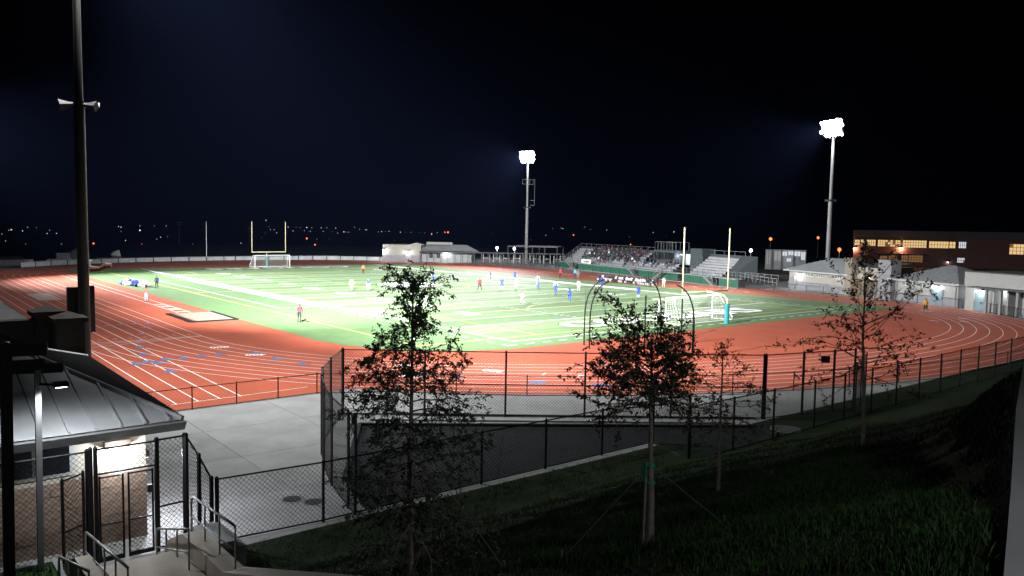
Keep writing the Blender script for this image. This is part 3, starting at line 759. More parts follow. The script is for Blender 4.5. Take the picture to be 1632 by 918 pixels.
for z in (2.42, 3.08):
    q = MB(); q.tube([(-34.76,-25.62,z),(-33.28,-25.62,z)],0.026,6); q.build('header_rail', m_black, gt)
q = MB(); wires(q,(-34.76,-25.62),(-33.28,-25.62),2.42,3.08,2.42,3.08,0.14,0.006); q.build('chain_link', m_black, gt, fix=False)
for x0, x1 in ((-34.68,-34.12),(-33.98,-33.38)):
    q = MB()
    for z in (0.12, 1.05, 2.32): q.tube([(x0,-25.64,z),(x1,-25.64,z)],0.024,6)
    for x in (x0, x1): q.tube([(x,-25.64,0.05),(x,-25.64,2.36)],0.028,6)
    q.box(x0,-25.665,0.05,x1,-25.615,0.17)
    lf = q.build('leaf', m_black, gt)
    q = MB(); wires(q,(x0,-25.64),(x1,-25.64),0.12,2.32,0.12,2.32,0.13,0.0055); q.build('chain_link', m_black, lf, fix=False)
q = MB(); q.box(-33.52,-25.70,1.72,-33.38,-25.58,1.92); q.build('latch', m_darkbox, gt)
fence('single_gate', 'black single chain link gate ajar left of the double gate', [(-35.62,-26.15),(-35.08,-25.75)], 2.55, 3, 0.04, 0.026, s=0.13, wr=0.006, rails=(1.0,0.48,0.05), cat='gate')

# planting bed at the foot of the stairs
bd = thing('planting_bed', 'small grass bed with pale kerb beside the stair foot', 'bed', (-38,-26.6,0))
q = MB(); q.box(-41,-28.3,0,-35.85,-25.95,0.42); q.build('soil', m_grass, bd)
q = MB(); q.box(-41,-25.95,0,-35.70,-25.80,0.50); q.box(-35.85,-27.2,0,-35.70,-25.95,0.50); q.build('kerb', m_conc, bd)
bl = MB()
for i in range(2600):
    x = -41 + rnd.random()*5.1; y = -28.2 + rnd.random()*2.2; a = rnd.random()*6.28; h = 0.08+rnd.random()*0.10
    bl.add([(x-0.012*math.cos(a),y-0.012*math.sin(a),0.42),(x+0.012*math.cos(a),y+0.012*math.sin(a),0.42),(x+rnd.uniform(-.05,.05),y+rnd.uniform(-.05,.05),0.42+h)],[(0,1,2)])
o = bl.build('grass', m_grass, bd, fix=False); o['kind'] = 'stuff'

# concrete stairs down the slope
st = thing('stairs', 'concrete stairs with cheek walls descending to the gate', 'stairs', (-34.4,-28,0))
for i in range(6):
    y = -26.72 - 0.285*i; z = 0.158*(i+1)
    q = MB(); q.box(-35.35,y-0.30 if i < 5 else -31.0,z-0.158,-33.4,y,z); q.build('step', m_conc3, st)
for i in range(38):
    y = -31.0 - 0.42*i; z = 0.948 + 0.155*(i+1)
    q = MB(); q.box(-35.35 - 0.04*i,y-0.44,z-0.3,-33.4 - 0.04*i,y,z); q.build('step', m_conc3, st)
def cheek(x0, x1):
    prof = [(-26.6,0.0),(-26.6,0.62),(-28.1,1.30),(-31.0,1.36),(-47.0,7.1),(-47.0,4.5),(-31,-0.1)]
    q = MB(); n = len(prof)
    sh = lambda y: -0.04*max(0,(-31-y)/0.42)
    q.add([(x0+sh(y),y,z) for y,z in prof]+[(x1+sh(y),y,z) for y,z in prof],[tuple(range(n)),tuple(reversed(range(n,2*n)))]+[(i,(i+1)%n,n+(i+1)%n,n+i) for i in range(n)])
    q.build('cheek_wall', m_conc3, st)
cheek(-35.72,-35.42); cheek(-33.34,-32.86)
q = MB(); q.box(-32.7,-28.4,0,-31.85,-26.5,0.75); q.add([(-32.7,-28.4,0.75),(-31.85,-28.4,0.75),(-31.85,-26.5,0.75),(-32.7,-26.5,0.75),(-32.62,-28.3,0.9),(-32.1,-28.3,0.9),(-32.1,-26.7,0.9),(-32.62,-26.7,0.9)],[(4,5,6,7),(0,1,5,4),(1,2,6,5),(2,3,7,6),(3,0,4,7)]); q.build('retaining_block', m_conc, st)
def handrail(label, x, ya, yb, za, zb):
    t = thing('handrail', label, 'handrail', (x, ya, za))
    q = MB(); q.tube([(x,ya,za),(x,ya,za+0.78),(x,ya-0.08,za+0.92),(x,ya-0.2,za+0.97),(x,yb,zb+0.97)],0.028,8); q.build('rail', m_galv, t, True)
    q = MB(); q.tube([(x,ya,za+0.42),(x,yb,zb+0.42)],0.02,6); q.build('rail', m_galv, t, True)
    k = max(1, int(abs(yb-ya)/0.9))
    for i in range(1, k+1):
        f = i/k; y = ya+(yb-ya)*f; z = za+(zb-za)*f
        q = MB(); q.tube([(x,y,z),(x,y,z+0.95)],0.022,6); q.build('baluster', m_galv, t, True)
handrail('silver pipe handrail on the left side of the stairs', -35.25,-26.75,-31.0,0.45,1.0)
handrail('silver pipe handrail on the right side of the stairs by the gate', -33.6,-26.75,-29.5,0.16,0.95)
handrail('silver pipe handrail on the outer right cheek wall', -33.05,-27.9,-31.0,1.2,1.36)
handrail('short silver pipe handrail beside the planting bed', -36.0,-27.9,-31.2,0.42,1.2)
for x, y, r_, l in ((-28.66,-23.9,0.30,'left of two round manhole covers on the concrete behind the low fence'),(-28.2,-24.55,0.30,'right of two round manhole covers on the concrete behind the low fence'),(-6.8,-28.3,0.62,'large round drain cover beside the slope fence')):
    t = thing('manhole_cover', l, 'manhole', (x,y,0))
    q = MB(); q.prism(arc(x,y,r_+0.07,0,6.283,24)[:-1],0.001,0.014); q.build('frame', m_polegrey, t)
    q = MB(); q.prism(arc(x,y,r_,0,6.283,24)[:-1],0.0145,0.026); q.build('lid', m_darkbox, t)
for n_, loc, w_ in (('small dark sign wired to the top of the tall fence corner',(-21.0,-15.05,2.62),0.5),('small dark sign on the tall fence near the open gate',(-2.3,-27.6,2.72),0.45)):
    t = thing('fence_sign', n_, 'sign', loc); q = MB(); q.beam(Vector(loc)-Vector((0.78,-0.63,0))*w_/2, Vector(loc)+Vector((0.78,-0.63,0))*w_/2, 0.012, 0.34); q.build('plate', m_darkbox, t)
    q = MB(); q.tube([Vector(loc)+Vector((0.02,0.02,-0.17)),Vector(loc)+Vector((0.02,0.02,0.2))],0.008,4); q.build('tie', m_black, t)

# ------------------------------------------------------------------ grandstand (local frame: x along the front, y away from the field)
SA = Vector((84.0, 87.0, 0)); SR = math.atan2(-0.963, -0.2696); SL = 64.9
gs = thing('grandstand', 'aluminium bleacher grandstand with green skirting and press box', 'grandstand', SA, SR)
for i in range(13):                              # green skirting panels
    x0 = 0.3 + i*4.85
    if i in (1, 6, 9, 11): x1 = x0 + 3.2
    else: x1 = x0 + 4.8
    q = MB(); q.box(x0,0.0,0.05,x1,0.06,1.32); q.build('skirt_panel', m_green, gs)
q = MB(); q.box(0.2,-0.1,1.32,62.6,1.5,1.42); q.build('walkway', m_alu, gs)
q = MB(); q.box(-2,-0.9,0,64,-0.3,0.10); q.build('kerb', m_conc, gs)
def seats(x0, x1, rows, z0, y0):
    for r_ in range(rows):
        y = y0 + r_*0.62; z = z0 + r_*0.42
        q = MB(); q.box(x0,y,z,x1,y+0.02,z+0.40); q.box(x0,y,z+0.38,x1,y+0.4,z+0.40); q.build('footboard', m_alu, gs)
        q = MB(); q.box(x0,y+0.22,z+0.46,x1,y+0.50,z+0.50); q.build('bench_plank', m_alu, gs)
seats(0.8, 31.0, 7, 1.45, 1.4)
seats(31.2, 43.6, 3, 1.45, 1.4)
seats(48.8, 57.6, 7, 1.45, 1.4)
for x0, x1 in ((0.8,31.0),(44.0,57.8)):         # back boards
    q = MB(); q.box(x0,5.75,3.0,x1,5.83,4.9); q.build('back_board', m_slate, gs)
q = MB(); q.add([(57.9,1.6,1.4),(57.9,5.7,1.4),(57.9,5.7,4.9),(57.9,5.0,4.9),(58.8,1.6,1.4),(61.0,5.7,1.4),(61.0,5.7,4.9),(58.8,5.0,4.9)],[(0,1,2,3),(4,5,6,7),(0,3,7,4),(3,2,6,7)]); q.build('end_wall', m_slate, gs)
m_rail = mat('dull_railing', (0.15,0.155,0.16), 0.5, 0.1, 1, metal=0.3)
def railing(x0, y0, x1, y1, z0, z1, h=1.05, sp=2.6, mids=1):
    L = math.hypot(x1-x0, y1-y0); k = max(1, int(L/sp)); q = MB()
    for i in range(k+1):
        f = i/k; x = x0+(x1-x0)*f; y = y0+(y1-y0)*f; z = z0+(z1-z0)*f; q.beam((x,y,z),(x,y,z+h),0.06)
    for j in range(mids+1):
        f = 1 - j/(mids+1); q.beam((x0,y0,z0+h*f),(x1,y1,z1+h*f),0.05)
    q.build('railing', m_rail, gs)
railing(0.6,5.8,31.0,5.8,4.5,4.5,1.0,2.3,0); railing(47.0,5.8,57.8,5.8,4.6,4.6,0.95,2.3,0)
railing(0.6,1.4,0.6,5.8,1.6,4.5,1.0,1.0); railing(0.4,0.1,7.0,0.1,1.42,1.42); railing(9.6,0.1,31.0,0.1,1.42,1.42,1.05,1.3)
railing(33.4,0.1,42.0,0.1,1.42,1.42); railing(45.0,0.1,54.0,0.1,1.42,1.42,1.05,1.5); railing(57.5,0.1,62.5,0.1,1.42,1.42,1.05,0.8)
railing(0.4,0.1,0.4,1.4,1.42,1.42); railing(31.1,1.8,31.1,4.8,2.2,4.0,1.0,0.9); railing(28.0,1.8,30.6,1.8,2.0,2.0,1.0,0.8); railing(42.2,2.4,45.2,2.4,2.8,2.8,1.0,0.9)
railing(48.7,1.8,48.7,4.0,2.2,3.4,1.0,0.8); railing(62.5,0.4,71.5,0.4,1.42,0.9,1.1,0.9); railing(62.5,2.0,70.0,2.0,1.4,1.4,1.05,1.4)
for x, d in ((6.3,1),(31.8,1),(43.4,-1),(55.6,1)):  # front stairs
    for i in range(7):
        q = MB(); xx = x + d*(2.4 - i*0.34); q.box(min(xx,xx+0.4*d),-0.95,0.18*(i+1),max(xx,xx+0.4*d),-0.15,0.18*(i+1)+0.04); q.build('stair_tread', m_alu, gs)
    for yy in (-0.95,-0.15):
        q = MB(); q.beam((x+d*2.5,yy,0.05),(x,yy,1.4),0.06,0.2); q.beam((x+d*2.5,yy,1.0),(x,yy,2.35),0.06); q.beam((x+d*2.5,yy,0),(x+d*2.5,yy,1.0),0.06); q.beam((x+d*1.2,yy,0.7),(x+d*1.2,yy,1.7),0.05); q.beam((x,yy,1.3),(x,yy,2.35),0.06); q.build('stair_rail', m_galv, gs)
pb = MB(); pb.box(34.4,3.3,2.6,41.4,6.6,3.4); pb.box(34.4,3.3,4.75,41.4,6.6,5.2); pb.box(34.4,4.6,3.4,41.4,6.6,4.75); pb.box(37.8,3.3,3.4,38.0,4.6,4.75); pb.box(41.1,3.3,3.4,41.4,4.6,4.75); pb.box(34.4,3.3,3.4,34.6,4.6,4.75)
pbx = pb.build('press_box', m_slate, gs)
for x0 in (34.7, 36.3, 38.2, 39.7):
    q = MB(); q.box(x0,3.45,3.45,x0+1.3,3.49,4.7); q.build('window', m_glass, pbx)
railing(34.5,3.5,41.3,3.5,5.2,5.2,1.5,0.95,0); railing(34.5,6.4,41.3,6.4,5.2,5.2,1.5,1.2,0); railing(34.5,3.5,34.5,6.4,5.2,5.2,1.5,1.2,0)
q = MB(); q.box(44.8,4.2,1.5,48.3,7.2,5.75); q.build('stair_tower', m_slate, gs)
q = MB(); q.box(41.5,5.6,2.6,44.7,5.7,4.6); q.build('corridor_wall', mat('pale_blue_panel',(0.35,0.42,0.48),0.6,0.1,1), gs)
for x, y, z, e in ((41.9,4.4,4.5,150),(43.6,5.4,4.35,110)):
    q = MB(); q.box(x-0.35,y-0.12,z,x+0.35,y+0.12,z+0.12); lh = q.build('lamp_housing', m_polegrey, gs)
    q = MB(); q.box(x-0.3,y-0.1,z-0.03,x+0.3,y+0.1,z-0.001); q.build('lens', e_lamp, lh)
    l = lamp('lamp','POINT',(x,y-0.4,z-0.25),e,(0.85,0.93,1.0),gs,0.1)
bn = thing('banner', 'white banner with dark lettering hung on the grandstand front rail', 'banner', SA, SR)
q = MB(); q.box(11.4,0.0,1.5,15.6,0.04,2.35); q.build('cloth', mat('banner_cloth',(0.62,0.61,0.6),0.8,0.05,1), bn)
me = text_mesh('Hamliyah', 0.72, 0.0, 0.02); me.materials.append(m_darkbox)
inst('lettering', me, bn, (13.5,-0.012,1.92), (R(90),0,0))

# ------------------------------------------------------------------ school building at right (local frame)
BP = Vector((76,22,0)); BR = math.atan2(-0.93478,-0.35522)
sb = thing('school_building', 'low white school building with grey hip roofs and lit entrance at right', 'building', BP, BR)
def hiproof(par, x0, x1, y0, y1, ze, zr, ov=0.7, seams=0.6, m=None):
    m = m or m_roofs
    a, b_, c, d = x0-ov, x1+ov, y0-ov, y1+ov; h = (d-c)/2; cy = (c+d)/2
    A=Vector((a,c,ze));B=Vector((b_,c,ze));Cc=Vector((b_,d,ze));D=Vector((a,d,ze));E=Vector((a+h,cy,zr));F=Vector((b_-h,cy,zr))
    q = MB(); q.add([A,B,Cc,D,E,F],[(0,1,5,4),(1,2,5),(2,3,4,5),(3,0,4)]); rf = q.build('roof', m, par)
    q = MB(); q.box(a,c-0.03,ze-0.22,b_,c+0.03,ze-0.01); q.box(a-0.03,c+0.03,ze-0.22,a+0.03,d,ze-0.01); q.box(b_-0.03,c+0.03,ze-0.22,b_+0.03,d,ze-0.01); q.build('fascia', m_fascia, rf)
    q = MB(); q.add([(a,c+.03,ze-.2),(b_,c+.03,ze-.2),(b_,d,ze-.2),(a,d,ze-.2)],[(0,1,2,3)]); q.build('soffit', m_cream, rf)
    x = a + 0.4
    while x < b_ - 0.2:
        f = min(1, (x-a)/h, (b_-x)/h); q = MB(); q.beam((x,c,ze+0.03),(x,c+h*f,ze+(zr-ze)*f+0.03),0.06,0.08); q.build('seam', m, rf); x += seams
def wall_lamp(label, par_origin, par_rot, x, y, z, energy, col=COOL, w=0.5, em=None):
    t = thing('wall_lamp', label, 'lamp', Vector(par_origin) + Matrix.Rotation(par_rot,3,'Z') @ Vector((x,y,z)), par_rot)
    q = MB(); q.box(-w/2,-0.22,0,w/2,-0.004,0.16); q.build('housing', m_darkbox, t)
    q = MB(); q.box(-w/2+0.04,-0.2,-0.03,w/2-0.04,-0.03,-0.001); q.build('lens', em or e_lamp, t)
    lamp('lamp','POINT',(0,-0.28,-0.12),energy,col,t,0.1)
q = MB(); q.box(-1.0,0,1.2,12.2,9,3.0); q.build('wall', m_cream, sb); q = MB(); q.box(-1.05,-0.06,-0.05,12.25,9.05,1.19); q.build('base_wall', m_pillg, sb)
hiproof(sb, -1.0, 12.2, 0, 9, 3.0, 5.0)
q = MB(); q.box(21.2,0,1.2,31.3,9,3.0); q.build('wall', m_whitewall, sb); q = MB(); q.box(21.15,-0.06,-0.05,31.35,9.05,1.19); q.build('base_wall', m_pillg, sb)
hiproof(sb, 21.2, 31.3, 0, 9, 3.0, 5.0)
q = MB(); q.box(12.3,-0.7,-0.05,13.7,1.0,5.3); q.build('tan_pillar', m_pill, sb); q = MB(); q.box(12.22,-0.78,5.3,13.78,1.08,5.42); q.build('pillar_cap', m_pill, sb)
q = MB(); q.box(18.8,-0.7,-0.05,21.1,1.0,5.3); q.build('grey_pillar', m_pillg, sb); q = MB(); q.box(18.7,-0.78,5.3,21.2,1.08,5.42); q.build('pillar_cap', m_pillg, sb)
q = MB(); q.box(13.7,0.2,2.6,18.8,0.5,4.2); q.build('entrance_wall', m_cream, sb)
q = MB(); q.box(13.7,5.2,-0.05,18.8,5.5,4.2); q.build('back_wall', m_cream, sb); q = MB(); q.box(13.7,0.5,2.6,18.8,5.2,2.75); q.build('entrance_ceiling', m_cream, sb)
q = MB(); q.add([(13.5,0.0,4.2),(19,0.0,4.2),(19,5,4.9),(13.5,5,4.9)],[(0,1,2,3)]); q.build('entrance_roof', m_roofdark_shade, sb)
q = MB(); q.box(15.4,5.12,0,17.0,5.19,2.3); q.build('door', m_pill, sb)
q = MB()
for x in (13.75,15.1,16.6,17.6,18.75): q.beam((x,0.1,0),(x,0.1,2.55),0.08)
q.beam((13.75,0.1,2.5),(18.75,0.1,2.5),0.08); q.beam((16.6,0.1,0.9),(18.75,0.1,0.9),0.06); q.build('gate_frame', m_polegrey, sb)
for x0, x1 in ((2.9,4.7),(5.4,7.0),(9.6,11.0),(22.4,24.2),(24.7,26.4)):
    q = MB(); q.box(x0,-0.05,2.15,x1,-0.005,2.75); w_ = q.build('window', m_frame, sb)
    for k in range(3):
        d = (x1-x0)/3; q = MB(); q.box(x0+d*k+0.08,-0.075,2.22,x0+d*(k+1)-0.06,-0.052,2.68); q.build('pane', mat('grey_green_pane',(0.12,0.15,0.13),0.3), w_)
for x0, x1 in ((27.3,29.1),):
    q = MB(); q.box(x0,-0.11,0,x1,-0.065,2.1); d_ = q.build('door', m_teal, sb);
    q = MB(); q.box((x0+x1)/2-0.01,-0.125,0,(x0+x1)/2+0.01,-0.111,2.1); q.build('seam', m_darkbox, d_); q = MB(); q.box((x0+x1)/2-0.15,-0.14,0.9,(x0+x1)/2+0.15,-0.112,1.1); q.build('handle', m_darkbox, d_)
q = MB(); q.box(-0.2,-0.5,-0.02,0.9,-0.07,2.0); q.build('cabinet', m_polegrey, sb)
for x in (21.6, 31.0):
    q = MB(); q.tube([(x,-0.12,0),(x,-0.12,2.7),(x,-0.5,2.85)],0.06,6); q.build('downspout', m_polegrey, sb)
q = MB(); q.box(31.5,3.0,-0.05,33.2,3.3,3.2); q.build('recess_wall', m_cream, sb)
wall_lamp('bright wall lamp on the left wing of the school building', BP, BR, 1.6, -0.06, 2.35, 230)
wall_lamp('warm lit lamp over the entrance of the school building', BP, BR, 16.2, 0.2, 2.75, 120, (1,0.82,0.6))
lamp('lamp','POINT',(16.2,2.6,2.3),430,(1.0,0.72,0.45),sb,0.15)
wall_lamp('bright wall lamp over the teal door of the right wing', BP, BR, 28.2, -0.06, 2.45, 230)
wall_lamp('small wall lamp in the recess between the school buildings', BP, BR, 32.4, 2.98, 2.35, 160)
s2 = thing('field_house', 'flat roofed white field house with bays and teal door at the right edge', 'building', BP + Matrix.Rotation(BR,3,'Z') @ Vector((33.2,-1.2,0)), BR)
q = MB(); q.box(0,0,3.0,16,8,4.6); q.build('parapet', m_whitewall, s2); q = MB(); q.box(0,0.25,-0.05,1.2,8,3.0); q.box(3.0,0.25,-0.05,3.6,8,3.0); q.box(1.2,0.3,2.2,3.0,8,3.0); q.build('wall', m_whitewall, s2)
q = MB(); q.box(-0.05,-0.06,4.6,16.05,8.05,4.72); q.build('coping', m_roofdark_shade, s2)
q = MB(); q.box(1.2,0.34,0,3.0,0.5,2.2); d_ = q.build('door', m_teal, s2); q = MB(); q.box(2.05,0.32,0.9,2.25,0.339,1.1); q.build('handle', m_darkbox, d_)
q = MB(); q.box(1.6,-1.4,2.86,16,0.24,2.99); q.build('canopy', m_roofdark_shade, s2)
q = MB(); q.box(3.6,2.6,-0.05,16,2.9,3.0); q.build('bay_wall', m_whitewall, s2)
for x in (3.75, 5.6, 7.7, 10.2):
    q = MB(); q.box(x-0.14,-0.9,-0.05,x+0.14,-0.62,2.86); q.build('column', m_pillg, s2)
    q = MB(); q.box(x-0.1,0.25,-0.05,x+0.1,2.6,3.0); q.build('fin_wall', m_whitewall, s2)
q = MB(); q.box(4.7,2.45,0,6.9,2.59,2.5); q.build('shutter', mat('roller_shutter',(0.36,0.34,0.33),0.6,0.05,1), s2)
O2 = BP + Matrix.Rotation(BR,3,'Z') @ Vector((33.2,-1.2,0))
wall_lamp('bright wall lamp over the teal door of the field house', O2, BR, 2.1, 0.3, 2.5, 230)
wall_lamp('bright wall lamp in the first bay of the field house', O2, BR, 4.5, 2.58, 2.6, 170)
wall_lamp('bright wall lamp in the second bay of the field house', O2, BR, 8.6, 2.58, 2.6, 170)

# ------------------------------------------------------------------ gymnasium behind, lit windows
GP = Vector((182.4,68.0,0)); GQ = Vector((201.2,20.9,0)); GR = math.atan2(GQ.y-GP.y, GQ.x-GP.x)
gy_ = thing('gymnasium', 'long dark red gymnasium with a row of glowing amber windows', 'building', GP, GR)
def gx_(px): return (px - 1361) / (1700 - 1361) * 50.7
q = MB(); q.box(0,0.0,-1,52,24,8.0); q.build('wall', m_brick, gy_)
q = MB(); q.box(-0.2,-0.15,8.0,52.2,24.2,9.9); q.build('upper_band', m_gymdark, gy_)
def gz(px, py): return 9.04 - 250 * (py - (361.8 + 0.0173 * (px - 816))) / 1258 * 1.0
def lit(px0, px1, py0, py1, m, nx_, ny_, nm='window'):
    x0, x1 = gx_(px0), gx_(px1); zt, zb = gz((px0+px1)/2, py0), gz((px0+px1)/2, py1)
    q = MB(); q.box(x0,-0.12,zb,x1,-0.004,zt); w_ = q.build(nm, m_gymdark, gy_)
    dx = (x1-x0)/nx_; dz = (zt-zb)/ny_
    for i in range(nx_):
        for j in range(ny_):
            mm = m if rnd.random() < 0.93 or m is e_win2 else e_win2
            q = MB(); q.box(x0+dx*i+0.05,-0.17,zb+dz*j+0.05,x0+dx*(i+1)-0.05,-0.121,zb+dz*(j+1)-0.05); q.build('pane', mm, w_)
lit(1363.5,1372.5,381,389,e_win,2,2); lit(1374,1400.5,381,390,e_win,7,2); lit(1404,1443,381.5,391,e_win,9,3); lit(1447,1487,382,392.5,e_win,9,3); lit(1491,1523,383.5,393,e_win,7,2); lit(1524,1534,384,393,e_win,2,2)
lit(1539,1551,384,393,e_winw,4,2); lit(1538,1550,406,413,e_winw,5,2); lit(1618,1640,387,401,e_win,4,3)
lit(1409,1422,404,412,e_win2,3,2); lit(1424,1440,403,413,e_win2,4,3); lit(1446,1457,403,413,e_win2,3,2); lit(1458,1482,403,413,e_win2,5,3)
q = MB(); q.box(gx_(1400),-1.8,gz(1440,402),gx_(1484),0,gz(1440,400.5)); q.build('canopy', m_gymdark, gy_)
for px, e in ((1361,1400),(1444,1400)):
    wall_lamp('warm wall lamp at the %s of the gymnasium wall' % ('left corner' if px == 1361 else 'middle'), GP, GR, max(0.3,gx_(px)), -0.02, gz(px,393), e*3.0, (1.0,0.45,0.25), 0.6, e_warm)
wall_lamp('small cool wall lamp on the dark gymnasium wall at right', GP, GR, gx_(1523), -0.02, gz(1523,412), 120, COOL, 0.5)
gt2 = thing('dark_tree', 'dark round tree silhouetted before the red gymnasium wall', 'tree', (179.5,63.0,-1))
# filled below with the tree builder
# horn speakers on the dark gymnasium skyline
# portable classroom
pp = thing('portable_classroom', 'grey two storey classroom block with lit windows behind the hip roof', 'building', (128.3,61.5,0), math.atan2(53.7-61.5,133.1-128.3))
q = MB(); q.box(0,0,-0.5,9.2,6,4.7); q.build('wall', mat('grey_classroom',(0.14,0.145,0.15),0.8,0.1,0.8), pp)
for x0, x1, z0, z1, m in ((0.3,1.2,1.2,4.3,m_polegrey),(2.0,3.6,2.0,4.3,m_polegrey),(3.9,4.9,3.3,4.3,e_winw),(5.2,6.4,3.5,4.4,e_winw),(6.5,7.9,3.3,4.4,e_winw),(8.1,9.0,2.4,4.3,e_winw),(4.9,5.9,1.9,2.7,e_winw)):
    q = MB(); q.box(x0,-0.06,z0,x1,-0.005,z1); w_ = q.build('window', m, pp); q = MB(); q.box((x0+x1)/2-0.04,-0.1,z0,(x0+x1)/2+0.04,-0.061,z1); q.build('mullion', m_darkbox, w_)
for x in (1.6, 3.75, 6.45): q = MB(); q.box(x-0.12,-0.4,-0.5,x+0.12,-0.16,4.8); q.build('post', m_darkbox, pp)
lamp('lamp','POINT',(5,-3,4),250,COOL,pp,0.2)

# ------------------------------------------------------------------ far building beyond the left end of the grandstand
FB = Vector((59.4,124.6,0)); FR = math.atan2(107-124.6, 80-59.4)
fb = thing('far_building', 'pale far building with curved wall light and long covered walk', 'building', FB, FR)
q = MB(); q.box(0,0,1.6,9.6,8,4.2); q.build('wall', m_cream, fb); q = MB(); q.box(-0.05,-0.06,-0.05,9.65,8.05,1.59); q.build('base_wall', m_pillg, fb)
q = MB(); q.add([(6.4,0.0,4.2),(8.4,0,4.75),(10.4,0,4.2),(6.4,4,4.2),(8.4,4,4.75),(10.4,4,4.2)],[(0,2,1),(3,4,5),(0,1,4,3),(1,2,5,4)]); q.build('gable', m_cream, fb)
q = MB(); q.box(9.65,1.5,-0.05,22,9,2.7); q.build('wing_wall', m_whitewall, fb)
q = MB(); q.add([(9.4,0.9,2.8),(24.0,0.9,2.8),(20.5,5,4.3),(9.4,5,4.3)],[(0,1,2,3)]); q.build('wing_roof', m_roofs, fb)
q = MB(); q.box(10.5,3.5,4.3,17,6,4.9); q.build('clerestory', m_whitewall, fb)
q = MB(); q.box(9.4,-2.2,2.5,45,0.9,2.72); q.build('walk_roof', m_roofdark_shade, fb)
for i in range(22):
    x = 9.6 + i*1.68; q = MB(); q.box(x-0.06,-2.1,0,x+0.06,-1.98,2.5); q.build('column', m_darkgrey, fb)
for i in range(8):
    x = 25 + i*2.5; q = MB(); q.box(x,0.6,1.2,x+1.7,0.7,1.3); q.box(x,0.6,0.2,x+0.1,0.7,2.4); q.box(x+1.6,0.6,0.2,x+1.7,0.7,2.4); q.build('frame_panel', m_frame, fb)
for x in (11.5,13.3):
    q = MB(); q.box(x,1.42,1.0,x+0.9,1.499,2.2); q.build('window', m_glass, fb)
q = MB(); q.box(5.6,-0.14,0,7.2,-0.065,1.9); q.build('door', m_pillg, fb)
wall_lamp('bright wall lamp at the left corner of the far building', FB, FR, 0.25, -0.02, 2.9, 700)
wall_lamp('bright wall lamp over the door of the far building', FB, FR, 6.4, -0.06, 2.5, 600)
wall_lamp('bright wall lamp under the covered walk of the far building', FB, FR, 15.8, 1.48, 2.3, 500)
def pole_lamp(label, x, y, z, r_, m, energy=0, col=COOL, group=None, zg=0, light=False):
    t = thing('pole_lamp', label, 'street lamp', (x,y,zg), group=group)
    q = MB(); q.tube([(x,y,zg),(x,y,z-r_*0.3)],[0.09,0.06],6); q.build('pole', m_polegrey, t)
    q = MB(); q.tube([(x,y,z-r_),(x,y,z-r_*0.7),(x,y,z),(x,y,z+r_*0.7),(x,y,z+r_)],[r_*0.2,r_*0.72,r_,r_*0.72,r_*0.2],8); q.build('globe', m, t)
    if energy: lamp('lamp','POINT',(x,y,z-r_-0.3),energy,col,t,0.2)
pole_lamp('cool lit pole lamp above the far building roof', 85.5,127.2,3.5,0.38,e_lamp,500)
pole_lamp('cool lit pole lamp over the middle of the covered walk', 93.1,121.6,3.3,0.36,e_lamp,700)
pole_lamp('cool lit pole lamp at the right end of the covered walk', 93.6,114.7,3.36,0.36,e_lamp,700)
pole_lamp('cool lit pole lamp right of the grandstand end', 118.1,58.7,4.6,0.36,e_lamp,500)
pole_lamp('orange street lamp over the grey classroom block', 179.2,93.2,6.7,0.5,e_orange,0)
pole_lamp('orange street lamp left of the right floodlight pole', 221.1,101.3,7.1,0.45,e_orange,0)
pole_lamp('orange street lamp right of the right floodlight pole', 163.1,61.7,4.5,0.5,e_orange,300,(1,0.5,0.2))
# lamp post of the hilltop walkway, just behind the viewpoint
pole_lamp('lamp post beside the hilltop walkway behind the viewpoint', -34.2,-51.2,11.4,0.2,e_lamp,1150,(0.88,0.93,1.0),zg=6.8)
# open shade frame left of the grandstand
sf = thing('shade_frame', 'dark open steel shade frame between the covered walk and the grandstand', 'frame', (82.5,90.5,0))
SFc = [(79.2,99.5),(86.0,89.5),(92.5,94.5),(85.7,104.5)]
for x, y in SFc + [(82.6,94.5),(89.1,99.5),(84.3,92)]:
    q = MB(); q.beam((x,y,0),(x,y,4.4),0.16); q.build('post', m_darkgrey, sf)
for a, c in zip(SFc, SFc[1:]+SFc[:1]): q = MB(); q.beam((*a,4.45),(*c,4.45),0.16,0.22); q.build('beam', m_darkgrey, sf)

# ------------------------------------------------------------------ clutter beyond the far left of the track
ct = thing('utility_cart', 'small dark utility vehicle with raised rear parked beyond the far curve', 'vehicle', (0.5,139.2,0))
q = MB(); q.box(-2.0,138.6,0.45,3.2,139.9,0.95); q.box(1.2,138.7,0.95,2.9,139.8,1.5); q.build('body', m_darkbox, ct)
q = MB(); q.add([(0.9,138.6,1.5),(2.9,138.6,1.2),(2.6,138.6,2.6),(1.5,138.6,2.2),(0.9,139.8,1.5),(2.9,139.8,1.2),(2.6,139.8,2.6),(1.5,139.8,2.2)],[(0,1,2,3),(7,6,5,4),(0,4,5,1),(1,5,6,2),(2,6,7,3),(3,7,4,0)]); q.build('raised_bed', m_polegrey, ct)
for x in (-1.4, 2.4):
    for y in (138.5, 139.95):
        q = MB(); q.tube([(x,y-0.1,0.42),(x,y+0.1,0.42)],0.42,14); w_ = q.build('wheel', m_black, ct); q = MB(); q.tube([(x,y-0.115,0.42),(x,y+0.115,0.42)],0.18,10); q.build('hub', m_galv, w_)
